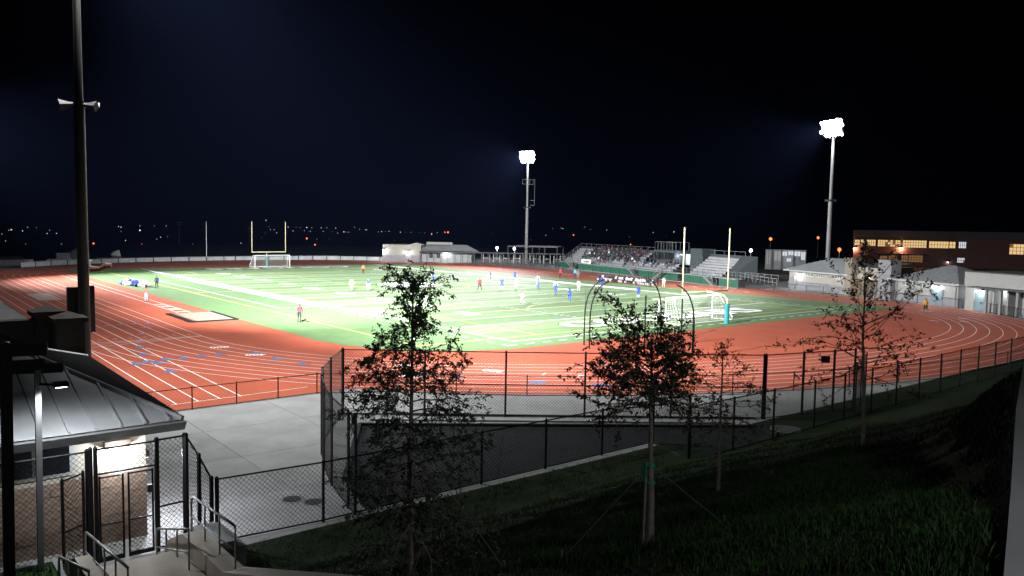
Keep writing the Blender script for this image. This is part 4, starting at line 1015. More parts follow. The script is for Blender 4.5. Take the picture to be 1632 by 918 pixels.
for lab, x, y, w_, h_, m in (('long low grey bench beyond the far left curve',-16.8,133.0,5.0,0.55,m_screen),('second low grey bench beyond the far left curve nearer the pole',-9.5,134.5,4.4,0.55,m_screen)):
    t = thing('team_bench', lab, 'bench', (x,y,0))
    q = MB(); q.box(x-w_/2,y-0.2,h_-0.08,x+w_/2,y+0.2,h_); q.build('seat', m, t); q = MB(); q.box(x-w_/2,y+0.2,h_+0.05,x+w_/2,y+0.26,h_+0.45); q.build('backrest', m, t)
    for k in (-0.45,-0.15,0.15,0.45): q = MB(); q.box(x+w_*k-0.04,y-0.15,0,x+w_*k+0.04,y+0.15,h_-0.08); q.build('leg', m_darkbox, t)
t = thing('storage_shed', 'low dark storage shed at the far left edge of the track', 'shed', (-19.4,131,0))
q = MB(); q.box(-25,130.5,0,-16.2,134,1.15); q.build('wall', m_pillg, t); q = MB(); q.add([(-25.2,130.3,1.15),(-16.0,130.3,1.15),(-16.0,134.2,1.6),(-25.2,134.2,1.6)],[(0,1,2,3)]); q.build('roof', m_roofdark_shade, t)
t = thing('equipment_trailer', 'small white trailer parked behind the far left fence', 'trailer', (-8.0,140.5,0))
q = MB(); q.box(-9.2,139.8,0.7,-6.6,141.4,2.0); q.build('box', m_screen, t)
for x in (-8.6,-7.2): q = MB(); q.tube([(x,139.7,0.35),(x,139.95,0.35)],0.35,12); q.build('wheel', m_black, t)
t = thing('arched_shed', 'small pale arched shed behind the far fence right of the near pole', 'shed', (-3.5,146,0))
q = MB(); pr = [(-5.4,0)]+[(-3.6+1.8*math.cos(math.pi-math.pi*i/12),1.6+1.1*math.sin(math.pi*i/12)) for i in range(13)]+[(-1.8,0)]
q.add([(a,146,c) for a,c in pr]+[(a,149,c) for a,c in pr],[tuple(range(15)),tuple(reversed(range(15,30)))]+[(i,(i+1)%15,15+(i+1)%15,15+i) for i in range(15)]); q.build('shell', m_pillg, t)
q = MB(); q.box(-4.2,145.95,0,-3.0,145.99,1.8); q.build('door', m_darkbox, t)
t = thing('marker_post', 'small white post standing on the far curve of the track', 'post', (-6.5,121.5,0))
q = MB(); q.box(-6.58,121.42,0,-6.42,121.58,1.15); q.build('shaft', m_goalw, t); q = MB(); q.box(-6.9,121.4,1.15,-6.1,121.6,1.35); q.build('top', m_goalw, t)
for x, y, z, lab in ((107,455,9,'dark timber utility pole among the orange lamps at far left'),(190,560,6,'dark timber utility pole behind the far goalpost')):
    t = thing('utility_pole', lab, 'pole', (x,y,-14)); q = MB(); q.tube([(x,y,-14),(x,y,z)],[0.25,0.18],6); q.build('pole', m_polegrey, t)
    q = MB(); q.beam((x-1.6,y+0.8,z-0.8),(x+1.6,y-0.8,z-0.8),0.25); q.beam((x-1.4,y+0.7,z-2.0),(x+1.4,y-0.7,z-2.0),0.25); q.build('crossarm', m_polegrey, t)

# town lights on the valley floor
TOWN = [(91.1, 1062.6, -4.44, 1.33), (81.2, 998.9, -4.39, 0.42), (90.2, 965.5, -4.51, 0.41), (155.8, 1424.6, -4.57, 0.77), (156.9, 1345.8, -4.64, 0.56), (130.6, 1060.4, -4.72, 0.53), (91.0, 815.5, -4.68, 0.49), (100.5, 825.7, -4.78, 0.49), (22.7, 505.4, -4.39, 0.33), (24.9, 443.6, -4.55, 0.26), (20.8, 400.3, -4.57, 0.18), (14.5, 379.2, -4.51, 0.14), (46.7, 742.9, -4.34, 0.32), (43.2, 452.9, -4.81, 0.36), (396.9, 1906.8, -5.24, 1.19), (363.8, 1736.9, -5.23, 0.73), (207.0, 1042.8, -5.23, 0.44), (530.2, 2265.0, -5.42, 0.95), (272.1, 1217.1, -5.4, 0.93), (594.9, 2370.7, -5.53, 0.99), (651.0, 2455.8, -5.56, 1.03), (178.3, 737.4, -5.57, 0.32), (162.8, 702.5, -5.52, 0.31), (138.5, 623.0, -5.5, 0.28), (102.7, 567.9, -5.29, 0.3), (124.5, 486.6, -5.75, 0.27), (109.6, 433.4, -5.76, 0.22), (86.7, 613.3, -5.01, 0.21), (923.9, 2367.1, 16.86, 1.03), (656.6, 1671.7, -6.23, 1.11), (670.6, 1684.7, -6.24, 1.12), (450.3, 1137.0, -6.23, 0.61), (932.5, 2363.6, -3.57, 0.83), (398.6, 1052.2, -6.18, 0.38), (272.7, 745.9, -6.16, 0.34), (168.5, 519.7, -6.03, 0.31), (985.0, 2341.8, -3.62, 1.14), (617.0, 1458.5, -6.31, 0.85), (1007.8, 2331.9, -3.2, 1.03), (1020.1, 2326.5, -3.97, 1.03), (1037.7, 2318.6, -3.65, 1.45), (1051.7, 2312.1, -4.39, 1.03), (684.2, 1554.2, -6.35, 0.7), (641.9, 1440.0, -6.41, 0.65), (648.0, 1444.5, -6.41, 0.52), (1078.1, 2299.8, -3.91, 1.24), (1093.9, 2292.2, -3.62, 1.24), (691.1, 1477.7, -6.48, 0.67), (1118.5, 2280.1, -4.17, 1.24), (581.8, 1193.5, -6.54, 0.55), (692.9, 1438.1, -6.5, 0.53), (700.9, 1404.1, -6.54, 0.97), (683.0, 1355.8, -6.57, 0.94), (689.1, 1359.7, -6.57, 0.63), (1171.2, 2253.1, -0.16, 1.24), (1160.7, 2199.7, -6.63, 1.01), (1126.2, 2095.5, -6.61, 1.75), (1069.1, 1982.9, -6.64, 0.92), (828.0, 1490.0, -6.66, 0.7), (882.4, 1572.0, -6.69, 0.74), (898.6, 1582.8, -6.7, 0.75), (962.3, 1675.0, -6.7, 0.79), (877.4, 1479.4, -6.72, 0.71), (899.3, 1494.1, -6.75, 0.72), (881.2, 1440.8, -6.75, 0.7), (918.3, 1463.5, -6.78, 0.71), (898.5, 1412.0, -6.81, 0.69), (849.8, 1310.2, -6.84, 0.77), (997.3, 1511.4, -6.84, 0.89), (308.6, 692.7, -6.42, 0.26), (332.5, 713.7, -6.48, 0.27), (370.6, 646.9, -6.73, 0.26), (1005.9, 1309.4, -6.88, 0.48), (1698.6, 1886.0, 5.77, 0.93), (1718.3, 1868.1, 8.28, 1.03), (1722.9, 1863.9, 7.37, 0.93), (1769.0, 1820.3, 7.44, 0.93), (1774.8, 1814.7, 12.7, 0.83), (1788.1, 1801.7, 4.84, 0.83), (1825.4, 1764.1, 4.75, 0.93), (1151.7, 1045.6, -6.74, 0.84), (1968.6, 1604.0, 2.5, 1.24), (1593.4, 1320.1, -6.59, 0.68), (1926.3, 1654.1, -0.71, 0.83), (1048.6, 1183.6, -6.9, 0.52), (624.4, 732.4, -6.92, 0.28)]
ORANGE = [(26.9, 423.2, -4.63, 0.33), (31.5, 405.6, -4.75, 0.41), (63.7, 475.2, -5.05, 0.68), (73.6, 422.5, -5.35, 0.62), (81.9, 447.0, -5.38, 0.5), (87.0, 460.8, -5.4, 0.57), (109.3, 417.5, -5.82, 0.53), (310.4, 720.2, -6.39, 0.92), (210.2, 486.1, -6.42, 0.64), (169.3, 440.5, -6.3, 0.47), (753.9, 1163.6, -6.83, 1.0), (1085.1, 1609.5, -6.85, 2.17), (1080.5, 1588.8, -6.87, 2.15), (1219.1, 1280.6, -6.86, 2.07), (569.5, 508.9, -6.74, 0.94)]
gl = MB(); gl.tube([(0,0,-1),(0,0,-0.7),(0,0,0),(0,0,0.7),(0,0,1)],[0.2,0.72,1,0.72,0.2],8)
gWs = [gl.mesh('globe') for _ in range(3)]
for me_, mm_ in zip(gWs, e_town): me_.materials.append(mm_)
gO = gl.mesh('globe'); gO.materials.append(e_orange)
po = MB(); po.tube([(0,0,0),(0,0,1)],0.08,4); poM = po.mesh('pole'); poM.materials.append(m_blackcurb)
for lst, mesh_, lab, grp in ((TOWN, None, 'tiny white town light twinkling in the dark distance', 'town lights in the far valley'), (ORANGE, gO, 'glowing orange street lamp beyond the sports ground', 'orange street lamps beyond the field')):
    for x, y, z, r_ in lst:
        zg = H(x, y)
        t = thing('distant_lamp', lab, 'street lamp', (x,y,zg), group=grp)
        inst('pole', poM, t, (0,0,0), (0,0,0), (1.5,1.5,max(0.5,z-zg)))
        inst('globe', mesh_ or rnd.choice([gWs[0],gWs[1],gWs[1],gWs[2]]), t, (0,0,z-zg), (0,0,0), (max(r_*rnd.uniform(.55,1.0),0.2),)*3)

# ------------------------------------------------------------------ people
m_skin = mat('skin', (0.22, 0.13, 0.09), 0.6, 0.08, 5)
m_hair = mat('dark_hair', (0.02, 0.014, 0.010), 0.7)
CL = {k: mat('cloth_' + k, c, 0.85, 0.08, 6) for k, c in dict(white=(0.62,0.62,0.62), blue=(0.03,0.07,0.45), navy=(0.02,0.03,0.10), black=(0.012,0.012,0.014), red=(0.38,0.02,0.035), maroon=(0.12,0.01,0.03), orange=(0.70,0.16,0.03), amber=(0.55,0.24,0.03), grey=(0.10,0.10,0.11), cyan=(0.06,0.30,0.50), tan=(0.20,0.10,0.07), jean=(0.24,0.27,0.34), green=(0.03,0.12,0.06), yellow=(0.6,0.5,0.06)).items()}
POSES = {}
def body(pose):
    if pose in POSES: return POSES[pose]
    J = dict(pel=(0,0,.95), sp=(0,0,1.14), ch=(0,0,1.34), nk=(0,0,1.48), hb=(0,0.01,1.57), hd=(0,0.02,1.66), ht=(0,0.0,1.74))
    for s, n in ((-1,'L'),(1,'R')):
        J['sh'+n]=(.17*s,0,1.41); J['el'+n]=(.24*s,0,1.14); J['wr'+n]=(.25*s,.06,.90); J['hn'+n]=(.25*s,.09,.81)
        J['hp'+n]=(.10*s,0,.90); J['kn'+n]=(.12*s,.02,.49); J['an'+n]=(.13*s,0,.09); J['to'+n]=(.14*s,.17,.03)
    U = J.update
    if pose == 'walk': U(knL=(-.11,.16,.50),anL=(-.12,.22,.09),toL=(-.12,.40,.05),knR=(.11,-.02,.49),anR=(.12,-.28,.14),toR=(.12,-.15,.03),elL=(-.24,-.12,1.15),wrL=(-.24,-.05,.92),hnL=(-.24,.02,.84),elR=(.24,.08,1.15),wrR=(.23,.24,.98),hnR=(.22,.30,.92))
    if pose == 'run': U(pel=(0,0,.93),sp=(0,.05,1.12),ch=(0,.11,1.31),nk=(0,.15,1.45),hb=(0,.18,1.53),hd=(0,.2,1.62),ht=(0,.19,1.71),shL=(-.17,.13,1.38),shR=(.17,.13,1.38),hpL=(-.1,0,.89),hpR=(.1,0,.89),knL=(-.11,.32,.66),anL=(-.11,.22,.30),toL=(-.11,.38,.22),knR=(.11,-.08,.48),anR=(.12,-.45,.30),toR=(.12,-.46,.13),elL=(-.25,-.12,1.18),wrL=(-.22,-.02,.96),hnL=(-.2,.06,.93),elR=(.26,.22,1.15),wrR=(.18,.42,1.26),hnR=(.15,.48,1.33))
    if pose == 'wide': U(knL=(-.20,.04,.49),anL=(-.27,0,.09),toL=(-.30,.15,.03),knR=(.20,.04,.49),anR=(.27,0,.09),toR=(.30,.15,.03),hpL=(-.11,0,.9),hpR=(.11,0,.9))
    if pose == 'head': U(elL=(-.36,.02,1.56),wrL=(-.17,-.06,1.70),hnL=(-.08,-.09,1.70),elR=(.36,.02,1.56),wrR=(.17,-.06,1.70),hnR=(.08,-.09,1.70),shL=(-.18,0,1.43),shR=(.18,0,1.43))
    if pose == 'stoop': U(sp=(0,.10,1.12),ch=(0,.20,1.28),nk=(0,.27,1.40),hb=(0,.31,1.48),hd=(0,.34,1.56),ht=(0,.35,1.64),shL=(-.17,.22,1.34),shR=(.17,.22,1.34),elL=(-.2,.28,1.06),wrL=(-.14,.36,.84),hnL=(-.10,.40,.76),elR=(.22,.28,1.06),wrR=(.2,.40,.84),hnR=(.19,.44,.76),knL=(-.12,.14,.49),knR=(.13,-.06,.48),anR=(.14,-.22,.09),toR=(.14,-.06,.03))
    if pose in ('sit', 'sit2'):
        dz = -.47
        for k in list(J):
            if k[:2] in ('pe','sp','ch','nk','hb','hd','ht','sh','el','wr','hn','hp'): x,y,z = J[k]; J[k] = (x,y,z+dz)
        for s, n in ((-1,'L'),(1,'R')): U({'kn'+n:(.14*s,.44,.46),'an'+n:(.14*s,.42,.09),'to'+n:(.15*s,.58,.03),'el'+n:(.25*s,.08,.70),'wr'+n:(.16*s,.30,.58),'hn'+n:(.12*s,.36,.54)})
        if pose == 'sit2': U(sp=(0,.06,.66),ch=(0,.16,.84),nk=(0,.24,.96),hb=(0,.28,1.04),hd=(0,.31,1.12),ht=(0,.32,1.20),shL=(-.17,.19,.90),shR=(.17,.19,.90),elL=(-.22,.34,.66),elR=(.22,.34,.66),wrL=(-.1,.44,.62),wrR=(.1,.44,.62),hnL=(-.04,.48,.64),hnR=(.04,.48,.64))
    E = [('pel','sp',.155,.15,1),('sp','ch',.15,.17,1),('ch','nk',.17,.07,1),('nk','hb',.065,.075,3),('hb','hd',.085,.105,3),('hd','ht',.105,.07,4)]
    for n in 'LR': E += [('ch','sh'+n,.13,.075,1),('sh'+n,'el'+n,.07,.05,1),('el'+n,'wr'+n,.05,.036,0),('wr'+n,'hn'+n,.036,.045,3),('pel','hp'+n,.14,.105,2),('hp'+n,'kn'+n,.105,.07,2),('kn'+n,'an'+n,.068,.045,5),('an'+n,'to'+n,.05,.04,6)]
    RAD = dict(pel=.155,sp=.15,ch=.165,nk=.07,hb=.08,hd=.105,ht=.075)
    for n in 'LR': RAD.update({'sh'+n:.08,'el'+n:.052,'wr'+n:.036,'hn'+n:.045,'hp'+n:.11,'kn'+n:.07,'an'+n:.046,'to'+n:.042})
    names = list(J); idx = {k: i for i, k in enumerate(names)}
    me = bpy.data.meshes.new('skeleton'); me.from_pydata([J[k] for k in names], [(idx[a], idx[b]) for a,b,*_ in E], [])
    o = bpy.data.objects.new('skeleton', me); C.objects.link(o)
    o.modifiers.new('skin', 'SKIN')
    for k in names: me.skin_vertices[0].data[idx[k]].radius = (RAD[k],)*2; me.skin_vertices[0].data[idx[k]].use_root = (k == 'pel')
    ss = o.modifiers.new('sub', 'SUBSURF'); ss.levels = 1; ss.render_levels = 1
    bpy.context.view_layer.update()
    res = bpy.data.meshes.new_from_object(o.evaluated_get(bpy.context.evaluated_depsgraph_get()))
    bpy.data.objects.remove(o)
    seg = [(Vector(J[a]), Vector(J[b]), r) for a,b,_,_,r in E]
    hc = Vector(J['hd'])
    for p in res.polygons:
        c = p.center; best = (9, 0)
        for a, b, r in seg:
            d = b - a; t = min(1, max(0, (c-a).dot(d)/d.dot(d))); q = (a + d*t - c).length
            if q < best[0]: best = (q, r)
        r = best[1]
        if r in (3, 4) and (c - hc).length < .2: r = 4 if (c.z > hc.z + .02 or c.y < hc.y - .03) else 3
        p.material_index = r; p.use_smooth = True
    for i in range(7): res.materials.append(m_skin)
    POSES[pose] = res
    return res
def person(label, x, y, face, pose, shirt, shorts, socks=None, z=0.0, sleeve=None, shoes='black', group=None, s=1.0, hair=None, facem=None):
    o = bpy.data.objects.new('person', body(pose)); C.objects.link(o)
    o.location = (x, y, z); o.rotation_euler = (0, 0, face); o.scale = (s, s, s)
    ms = [CL[sleeve] if sleeve else m_skin, CL[shirt], CL[shorts], facem or m_skin, hair or m_hair, CL[socks] if socks else m_skin, CL[shoes]]
    for i, m in enumerate(ms): o.material_slots[i].link = 'OBJECT'; o.material_slots[i].material = m
    return tag(o, label, 'person', group)
FP = 'players and officials on the field'
P_ = [
 ('person in tan top and pale trousers with both hands on head beside the track',-15.47,45.88,0.4,'head','tan','jean','jean',None),
 ('person in dark clothes standing on the turf beside the pile of bags',-9.65,63.61,2.6,'stand','navy','black','black','navy'),
 ('goalkeeper in orange shirt and black shorts far out on the field',30.31,80.5,2.8,'stand','orange','black','black','orange'),
 ('player in white kit left of the blue player behind the left tree',11.2,48.4,2.2,'walk','white','white','white','white'),
 ('player in blue shirt standing right of a white player in midfield',13.2,47.4,2.8,'stand','blue','white','white',None),
 ('player in white kit nearest the left tree, seen beside its trunk',8.27,25.5,2.0,'wide','white','white','white','white'),
 ('player in blue partly behind the left tree crown',30.4,57.7,-2.0,'walk','blue','blue','blue',None),
 ('referee in red shirt and black shorts standing with legs apart',27.5,41.3,2.6,'wide','red','black','black','red'),
 ('player in blue standing wide near the far sideline, left of the pair',38.9,53.7,-2.4,'wide','blue','blue','white',None),
 ('player in blue right of the referee',31.1,40.8,2.5,'wide','blue','blue','white',None),
 ('player in blue by the far sideline before the track',45.5,55.5,2.4,'stand','blue','blue','blue',None),
 ('player in white directly below a blue player near the far sideline',34.4,41.6,2.2,'walk','white','white','white','white'),
 ('player in white standing just behind a blue player at midfield right',40.7,44.0,2.2,'stand','white','white','white','white'),
 ('player in blue directly in front of a white player at midfield right',37.8,40.6,-1.9,'wide','blue','blue','blue',None),
 ('player in white tightly marked by a blue player',34.5,33.0,2.1,'walk','white','white','white','white'),
 ('player in blue marking a white player closely',30.75,28.95,-1.2,'run','blue','blue','blue',None),
 ('player in blue running, nearest to the throwing cage',26.7,21.9,-0.8,'run','blue','blue','blue',None),
 ('player in white alone between the blue players',38.95,33.1,2.6,'walk','white','white','white','white'),
 ('player in blue in front of the left end of the bench',46.25,35.7,2.6,'wide','blue','blue','white',None),
 ('player in white running to the left across the open turf',18.9,21.5,1.4,'run','white','white','white','white'),
 ('player in blue seen between the tree top and the cage',38.4,21.3,2.6,'stand','blue','blue','white',None),
 ('person in red jacket standing on the far side of the track',56.3,55.9,2.4,'stand','red','black','black','red'),
 ('person in cyan jacket standing on the far track edge',58.8,54.7,2.4,'stand','cyan','navy','navy','cyan'),
 ('person in tan trousers standing close beside the cyan jacket',58.1,53.2,2.4,'walk','grey','tan','tan','cyan'),
 ('goalkeeper in white standing at the mouth of the near goal',26.6,7.6,0.3,'wide','white','white','white','white'),
 ('runner in amber jacket standing on the right bend of the track',53.87,-8.2,2.2,'walk','amber','black','tan','amber'),
 ('official in red shirt seen through the left tree crown',-6.5,3.9,0.2,'stand','red','white','white','red'),
 ('person in white standing at the right end of the far bench',56.0,31.9,2.5,'stand','white','white','white','white'),
]
for L_, x, y, f, po_, a, b_, so, sl in P_: person(L_, x, y, f, po_, a, b_, so, 0.03 if -12 < x < 57 else 0.01, sl, group=FP)
person('assistant referee in maroon shirt stooping with a yellow flag on the near touchline',-8.96,19.86,-0.6,'stoop','maroon','black','black',0.02,'maroon',group=FP)
t = thing('flag', 'yellow flag held low by the assistant referee', 'flag', (-8.75,19.5,0.3))
q = MB(); q.tube([(-8.82,20.28,0.8),(-8.35,19.5,0.25)],0.015,5); q.build('stick', m_darkbox, t)
q = MB(); q.add([(-8.62,19.95,0.55),(-8.33,19.48,0.22),(-8.0,19.55,0.16),(-8.2,19.9,0.40)],[(0,1,2,3)]); q.add([(-8.62,19.965,0.55),(-8.33,19.495,0.22),(-8.0,19.565,0.16),(-8.2,19.915,0.40)],[(3,2,1,0)]); q.build('cloth', CL['yellow'], t)
b_ = thing('team_bench', 'long aluminium bench on the far sideline full of substitutes', 'bench', (58.2,41.8,0))
d = Vector((-2.0,-14.6,0)).normalized(); A = Vector((59.2,49.1,0))
q = MB(); q.beam(A+Vector((0,0,0.44)), A+d*15+Vector((0,0,0.44)), 0.35, 0.05); q.build('seat', m_alu, b_)
for i in range(6): q = MB(); p = A+d*(0.5+i*2.8); q.box(p.x-0.15,p.y-0.05,0,p.x+0.15,p.y+0.05,0.41); q.build('leg', m_alu, b_)
for i in range(26):
    p = A + d*(0.3 + i*0.57) + Vector((-0.05,0,0)); w_ = rnd.random()
    k = 'white' if w_ < 0.42 else ('black' if w_ < 0.82 else 'navy')
    person('substitute in %s clothes sitting on the far sideline bench' % k, p.x, p.y, 1.45 + rnd.uniform(-.3,.3), rnd.choice(['sit','sit2']), k, rnd.choice(['black','white','navy']), rnd.choice(['white','black']), 0.0, k, group='substitutes on the far bench')
for lab, x, y, k in (('person in dark clothes standing behind the bench right end',58.0,34.8,'black'),('person in red jacket standing at the grandstand railing',77.4,56.2,'red'),('person in green jacket standing before the grandstand skirt',79.4,61.8,'green'),('person in white top standing before the grandstand skirt',78.7,59.5,'grey')):
    person(lab, x, y, 1.4, 'stand', k, 'grey' if k == 'red' else 'black', 'grey' if k == 'red' else 'black', 0.0, k)
for i, (x, y) in enumerate(((80.5,87.5),(81.1,84.6),(79.6,82.6),(79.4,80.2),(78.3,90.0),(77.6,92.5),(81.4,79.0))):
    person('person in black standing in the group left of the grandstand', x, y, 1.2+0.4*(i%3), 'stand', 'black', 'black', 'black', 0.0, 'black', group='people standing left of the grandstand')
# spectators on the bleachers
Rm = Matrix.Rotation(SR, 3, 'Z'); cnt = 0
def seatpos(xl, row): return SA + Rm @ Vector((xl, 1.4+row*0.62+0.36, 0)), 1.45+row*0.42+0.03
for row in range(7):
    for i in range(48):
        xl = 1.6 + i*0.6 + rnd.uniform(-.12,.12)
        dens = 0.95*sm(5,11,xl)*(1-0.4*sm(26,31,xl)); dens *= (0.12 if row == 0 else 0.32 if row == 1 else 0.62 if row == 2 else 1.0)
        if rnd.random() < dens + (0.05 if xl < 11 else 0):
            p, z = seatpos(xl, row); k = rnd.choice(['black']*16+['navy']*4+['grey']*2+['maroon','green','tan','white'])
            person('seated spectator in %s clothing in the grandstand crowd' % k, p.x, p.y, SR + math.pi + rnd.uniform(-.4,.4), rnd.choice(['sit','sit2','sit']), k, rnd.choice(['black','navy','grey']), 'black', z, k, group='spectators seated in the grandstand', facem=(m_hair if rnd.random() < 0.6 else None)); cnt += 1
for i in range(16):
    if rnd.random() < 0.7:
        p, z = seatpos(31.5 + i*0.72, rnd.choice([1,2])); k = rnd.choice(['black','black','navy','grey'])
        person('seated spectator in %s clothing below the press box' % k, p.x, p.y, SR + math.pi, 'sit', k, 'black', 'black', z, k, group='spectators below the press box')
# pile of bags by the near touchline
bag = MB(); bag.tube([(-.42,0,.17),(-.38,0,.17),(-.2,0,.18),(.2,0,.18),(.38,0,.17),(.42,0,.17)],[.07,.15,.18,.18,.15,.07],9)
bag.tube([(-.16,.10,.33),(-.14,.0,.46),(.14,.0,.46),(.16,.10,.33)],.02,5)
BM = {}
for k in ('white','blue','navy','black'): BM[k] = bag.mesh('sports_bag'); BM[k].materials.append(CL[k]); BM[k].polygons.foreach_set('use_smooth',[True]*len(BM[k].polygons))
for i in range(30):
    f = rnd.random(); k = rnd.choice(['white','white','white','blue','navy','black'])
    lay = 0 if i < 20 else 0.34
    x = -11.5 + 1.3*f + rnd.uniform(-.7,.9)*(1 if not lay else .5); y = 73.0 - 6.5*f + rnd.uniform(-.4,.4)
    o = inst('sports_bag', BM[k], None, (x,y,0.02+lay), (0,0,rnd.random()*6.28), (1.25,)*3)
    tag(o, '%s sports bag in the heap of bags at the near touchline' % k, 'bag', 'heap of team bags by the near touchline')

# ------------------------------------------------------------------ trees
def tree(name, label, base, Ht, prof, nb, seed, leaf, leaf_n, lm, h0=0.2, r0=0.05, lean=(0,0), elev=(0.3,0.9), droop=0.0, sec=6, trunk_bend=0.05, existing=None, extra=(), spread=1.0):
    rg = random.Random(seed)
    t = existing or thing(name, label, 'tree', base)
    B = Vector(base); br = MB(); lv = MB()
    tp = []
    k = 12; bx, by = 0, 0
    for i in range(k+1):
        f = i/k; bx += rg.uniform(-1,1)*trunk_bend*Ht/k; by += rg.uniform(-1,1)*trunk_bend*Ht/k
        tp.append(B + Vector((lean[0]*f*Ht + bx, lean[1]*f*Ht + by, Ht*f - (0.1 if i == 0 else 0))))
    br.tube(tp, [r0*(1.25 if i == 0 else 1)*(1 - 0.88*i/k) + 0.004 for i in range(k+1)], 8)
    def TP(f): j = min(k-1, int(f*k)); u = f*k - j; return tp[j].lerp(tp[j+1], u)
    def leafat(p, d):
        a = Vector((rg.gauss(0,1),rg.gauss(0,1),rg.gauss(0,1)*0.8)).normalized()
        a = (a + d*0.5 + Vector((0,0,-droop))).normalized(); s = a.cross(Vector((rg.gauss(0,1),rg.gauss(0,1),rg.gauss(0,1)))).normalized()
        L = leaf*rg.uniform(.6,1.25); w_ = L*0.26
        m1 = p + a*L*0.5; nrm = a.cross(s)*w_*0.35
        lv.add([p, m1 + s*w_ + nrm, p + a*L, m1 - s*w_ + nrm],[(0,1,2),(0,2,3)])
    twigs = []
    def limb(p, d, L, r, dr, segs=6, wig=0.16):
        pts = [p]; dd = d.copy()
        for i in range(segs):
            dd = (dd + Vector((rg.gauss(0,wig),rg.gauss(0,wig),rg.gauss(0,wig)-dr/segs))).normalized(); pts.append(pts[-1] + dd*L/segs)
        br.tube(pts, [max(0.0018, r*(1-0.85*i/segs)) for i in range(segs+1)], 4, False); return pts
    jobs = []
    for i in range(nb):
        f = h0 + (0.98-h0)*((i+rg.random())/nb)
        az = i*2.39996 + rg.uniform(-.5,.5); el = elev[0] + (elev[1]-elev[0])*((f-h0)/(1-h0)) + rg.uniform(-.2,.2)
        jobs.append((f, az, el, prof((f-h0)/(1-h0))*rg.uniform(.6,1.15)))
    for e_ in extra: jobs.append(e_)
    for f, az, el, L in jobs:
        if L < 0.08: continue
        p = TP(f); d = Vector((math.cos(az)*math.cos(el), math.sin(az)*math.cos(el), math.sin(el)))
        pts = limb(p, d, L, max(0.004, r0*0.42*(1-f*0.6)), droop, 7)
        twigs.append((pts, 0.35))
        for s_ in range(sec):
            u = rg.uniform(.18, .98); j = min(6, int(u*7)); q0 = pts[j].lerp(pts[j+1], u*7-j)
            dd = (pts[j+1]-pts[j]).normalized(); side = dd.cross(Vector((rg.gauss(0,1),rg.gauss(0,1),rg.gauss(0,1)))).normalized()
            tw = limb(q0, (dd*0.6+side*0.9).normalized(), L*rg.uniform(.18,.42)*spread*(1.15-u*0.5), 0.004, droop*1.2, 4, 0.22); twigs.append((tw, 0.0))
    tot = sum(max(0.05, sum((a-b).length for a, b in zip(w[0], w[0][1:]))) * (1.0 if w[1] == 0 else 0.6) for w in twigs)
    for pts, st_ in twigs:
        Ls = sum((a-b).length for a, b in zip(pts, pts[1:])); n_ = max(2, int(leaf_n*Ls*(1.0 if st_ == 0 else 0.6)/tot)); m_ = len(pts)-1
        c = 0
        while c < n_:
            u = st_ + (1-st_)*rg.random()**0.8; j = min(m_-1, int(u*m_)); q0 = pts[j].lerp(pts[j+1], u*m_-j); dd = (pts[j+1]-pts[j]).normalized()
            for _ in range(rg.choice([1,2,3,3])): leafat(q0 + Vector((rg.gauss(0,.012),rg.gauss(0,.012),rg.gauss(0,.012))), dd); c += 1
    br.build('trunk', m_bark, t, True, fix=False)
    lv.build('crown', lm, t, False, fix=False)
    return t, TP
def stakes(base, TP, f, ends, lab):
    t = thing('guy_wires', lab, 'wire', base); p = TP(f)
    for e in ends: q = MB(); q.tube([p, (e[0], e[1], H(e[0],e[1])+0.02)], 0.0045, 4); q.build('wire', m_wire, t); q = MB(); q.tube([(e[0],e[1],H(e[0],e[1])-0.1),(e[0],e[1],H(e[0],e[1])+0.12)],0.014,5); q.build('peg', m_wire, t)
def mulch(base, lab):
    t = thing('mulch_ring', lab, 'mulch', base); rg = random.Random(int(abs(base[0])*10)); q = MB()
    for i in range(90):
        a = rg.random()*6.28; r_ = 0.45*math.sqrt(rg.random()); x = base[0]+r_*math.cos(a); y = base[1]+r_*math.sin(a); z = H(x,y); s_ = rg.uniform(.015,.05)
        q.beam((x-s_,y,z+0.01),(x+s_,y+rg.uniform(-.03,.03),z+0.035),0.02,0.015)
    o = q.build('chips', m_mulch, t, fix=False); o['kind'] = 'stuff'
b1 = (-33.89,-39.66,H(-33.89,-39.66)); b2 = (-32.21,-42.14,H(-32.21,-42.14)); b3 = (-27.78,-39.87,H(-27.78,-39.87)); b4 = (-23.44,-40.23,H(-23.44,-40.23))
t1, TP1 = tree('young_tree', 'tall leafy young tree with drooping lower foliage left of centre', b1, 8.45-b1[2], lambda f: (1.08 if f < 0.4 else 1.08-0.80*((f-0.4)/0.6)**1.2)*(0.85+0.22*math.sin(f*13)), 74, 11, 0.042, 23000, m_leafb, 0.17, 0.042, (0.0,0.0), (-0.25,1.05), 0.5, 11, 0.03, spread=1.5,
    extra=[(0.50,-0.72,0.75,1.25),(0.46,-0.5,0.5,1.05),(0.55,2.5,0.45,1.05),(0.62,2.3,0.5,0.9),(0.85,-0.7,1.2,0.75),(0.86,2.4,1.3,0.7),(0.9,1.0,1.35,0.6)])
t2, TP2 = tree('young_tree', 'dense round headed young tree with green tie tape near centre', b2, 7.72-b2[2], lambda f: 0.62+0.24*math.sin(min(1,f*1.1+0.1)*math.pi), 50, 23, 0.044, 9000, m_leaf, 0.70, 0.046, (-0.02,0.02), (-0.05,0.7), 0.0, 9, 0.05, spread=1.3,
    extra=[(0.92,2.42,1.1,0.95),(0.95,2.3,1.0,0.80),(0.9,-0.6,0.95,0.65),(0.74,-0.68,0.2,0.95),(0.72,2.45,0.05,0.95),(0.78,-0.65,0.6,0.8),(0.96,2.6,1.25,0.75),(0.70,2.45,-0.1,0.9)])
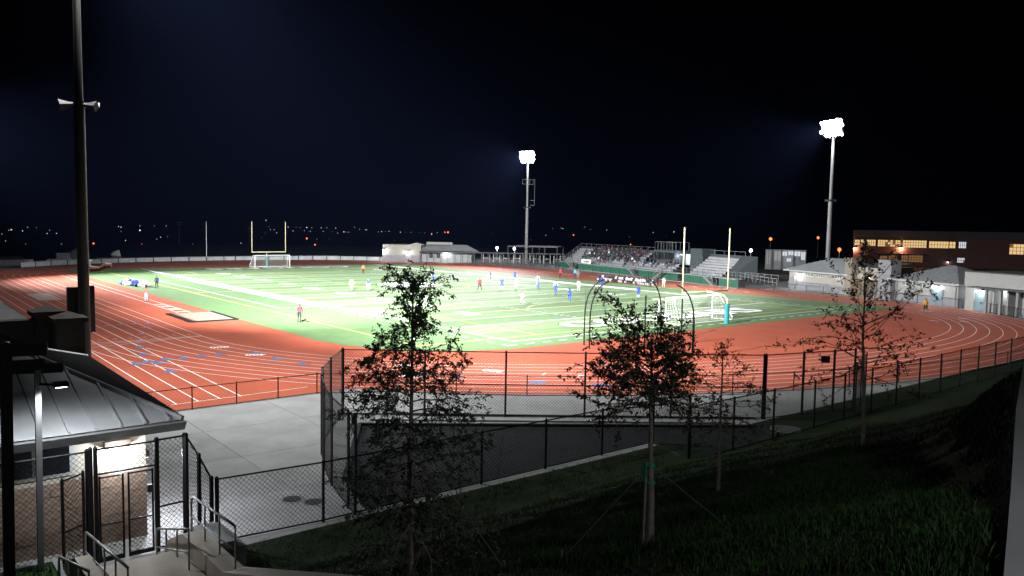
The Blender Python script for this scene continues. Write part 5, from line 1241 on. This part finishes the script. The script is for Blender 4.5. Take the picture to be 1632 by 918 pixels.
t3, TP3 = tree('young_tree', 'thin small young tree with bare red twigs right of the dense tree', b3, 7.05-b3[2], lambda f: 0.35+0.85*math.sin(min(1,f+0.2)*math.pi)**0.8*(1-f*0.3), 34, 31, 0.042, 2400, m_leaf, 0.42, 0.032, (0.0,0.0), (-0.25,1.0), 0.1, 5, 0.04)
t4, TP4 = tree('young_tree', 'sparse young tree with long arching branches before the school building', b4, 8.35-b4[2], lambda f: 0.65+0.95*math.sin(min(1,f*0.9+0.15)*math.pi)*(1-f*0.35), 34, 47, 0.060, 3000, m_leaf, 0.36, 0.040, (-0.03,0.03), (-0.05,1.1), -0.05, 6, 0.05,
    extra=[(0.50,2.45,0.12,1.9),(0.58,2.45,0.35,2.0),(0.45,2.5,-0.1,1.6),(0.6,-0.68,0.5,2.1),(0.68,-0.68,0.62,2.0),(0.55,-0.7,0.25,1.7),(0.7,2.4,0.8,1.5),(0.8,-0.7,0.95,1.2)])
tree('dark_tree', None, (179.5,63.0,-1), 8.2, lambda f: 1.6*math.sin(min(1,f+0.15)*math.pi)+0.4, 26, 5, 0.5, 900, m_leaf, 0.3, 0.16, (0,0), (0.1,1.0), 0.1, 5, 0.04, existing=gt2)
stakes(b1, TP1, 0.5, [(-33.2,-40.7),(-34.9,-39.6),(-34.2,-38.6)], 'thin guy wires staking the left leafy tree')
stakes(b2, TP2, 0.42, [(-32.9,-41.4),(-31.3,-42.5)], 'thin guy wires staking the dense tree near centre')
stakes(b3, TP3, 0.4, [(-28.2,-38.9),(-27.0,-40.4)], 'thin guy wires staking the small thin tree')
mulch(b1, 'bark mulch round the foot of the left tree'); mulch(b2, 'bark mulch round the foot of the dense tree'); mulch(b3, 'bark mulch round the foot of the small tree')
tt = thing('tie_tape', 'green tie tape knotted round the trunk of the dense tree', 'tape', tuple(TP2(0.40)))
p = TP2(0.42); q = MB(); q.tube([p+Vector((0,0,-.02)), p+Vector((0,0,.02))],0.05,8); q.build('loop', m_tape, tt)
q = MB(); a = p+Vector((-.05,.04,0)); q.beam(a+Vector((0,0,.02)), a+Vector((-.01,0,-.20)),0.045,0.008); q.build('tail', m_tape, tt)
p = TP2(0.33); q = MB(); q.tube([p+Vector((0,0,-.012)), p+Vector((0,0,.012))],0.055,8); q.build('loop', m_tape, tt)
p0 = Vector(b2); q = MB(); q.tube([p0+Vector((-.06,.05,0)), TP2(0.36)+Vector((-.045,.035,0))],0.018,6)
tag(q.build('tree_stake', m_bark), 'thin wooden stake against the trunk of the dense tree', 'stake')

# ------------------------------------------------------------------ grass on the slope
gb = MB(); rg = random.Random(3)
def clump(x, y, n, hmin, hmax, sp):
    for _ in range(n):
        px = x + rg.gauss(0,sp); py = y + rg.gauss(0,sp); z = H(px,py)-0.02
        if z < -0.02: continue
        a = rg.random()*3.14; w_ = rg.uniform(.004,.009); h = rg.uniform(hmin,hmax); lx, ly = rg.gauss(0,.28)*h, rg.gauss(0,.28)*h
        c, s_ = math.cos(a)*w_, math.sin(a)*w_
        gb.add([(px-c,py-s_,z),(px+c,py+s_,z),(px+lx*0.4+c*.7,py+ly*0.4+s_*.7,z+h*0.6),(px+lx*0.4-c*.7,py+ly*0.4-s_*.7,z+h*0.6),(px+lx,py+ly,z+h)],[(0,1,2,3),(3,2,4)])
for i in range(8500):
    x = -39 + 24*rg.random()**1.3; y = walk_y(x) + 0.3 + (toe(x) - 0.25 - walk_y(x) - 0.3)*rg.random()
    if -37.6 < x < -32.6 and y > -31.5 or (x < -33.2 - 0.095*max(0,-31-y) + 0.6 and x < -32.7 and y < -27 and x > -37.8): continue
    clump(x, y, 10, 0.05, 0.13, 0.13)
for i in range(9000):
    x = -34.4 + rg.random()*11; y = walk_y(x) + 0.2 + rg.random()**1.2*9.5
    if x < -33.2 - 0.095*max(0,-31-y) + 0.5: continue
    clump(x, y, 9, 0.04, 0.11, 0.10)
for i in range(260):
    x = -33.3 + rg.random()*3.2; y = -43.2 + rg.random()*1.9 + (x+33.3)*0.3
    clump(x, y, 12, 0.08, 0.22, 0.06)
o = gb.build('slope_grass', m_grass, fix=False)
tag(o, 'rough green grass covering the dark foreground slope', 'grass', kind='stuff')
print('SPECTATORS', cnt)

# ------------------------------------------------------------------ night air that catches the floodlight
hz = MB(); hz.box(-7200,-3600,-40,7200,8200,160)
o = hz.build('haze', [])
tag(o, 'thin night haze catching the floodlight', 'haze', kind='stuff')
hm = bpy.data.materials.new('night_air'); hm.use_nodes = True
nt = hm.node_tree; nt.nodes.clear()
pv = nt.nodes.new('ShaderNodeVolumePrincipled'); pv.inputs['Color'].default_value = (0.28,0.40,1.0,1); pv.inputs['Density'].default_value = 0.000028; pv.inputs['Anisotropy'].default_value = 0.3
om = nt.nodes.new('ShaderNodeOutputMaterial'); nt.links.new(pv.outputs[0], om.inputs['Volume'])
o.data.materials.append(hm)
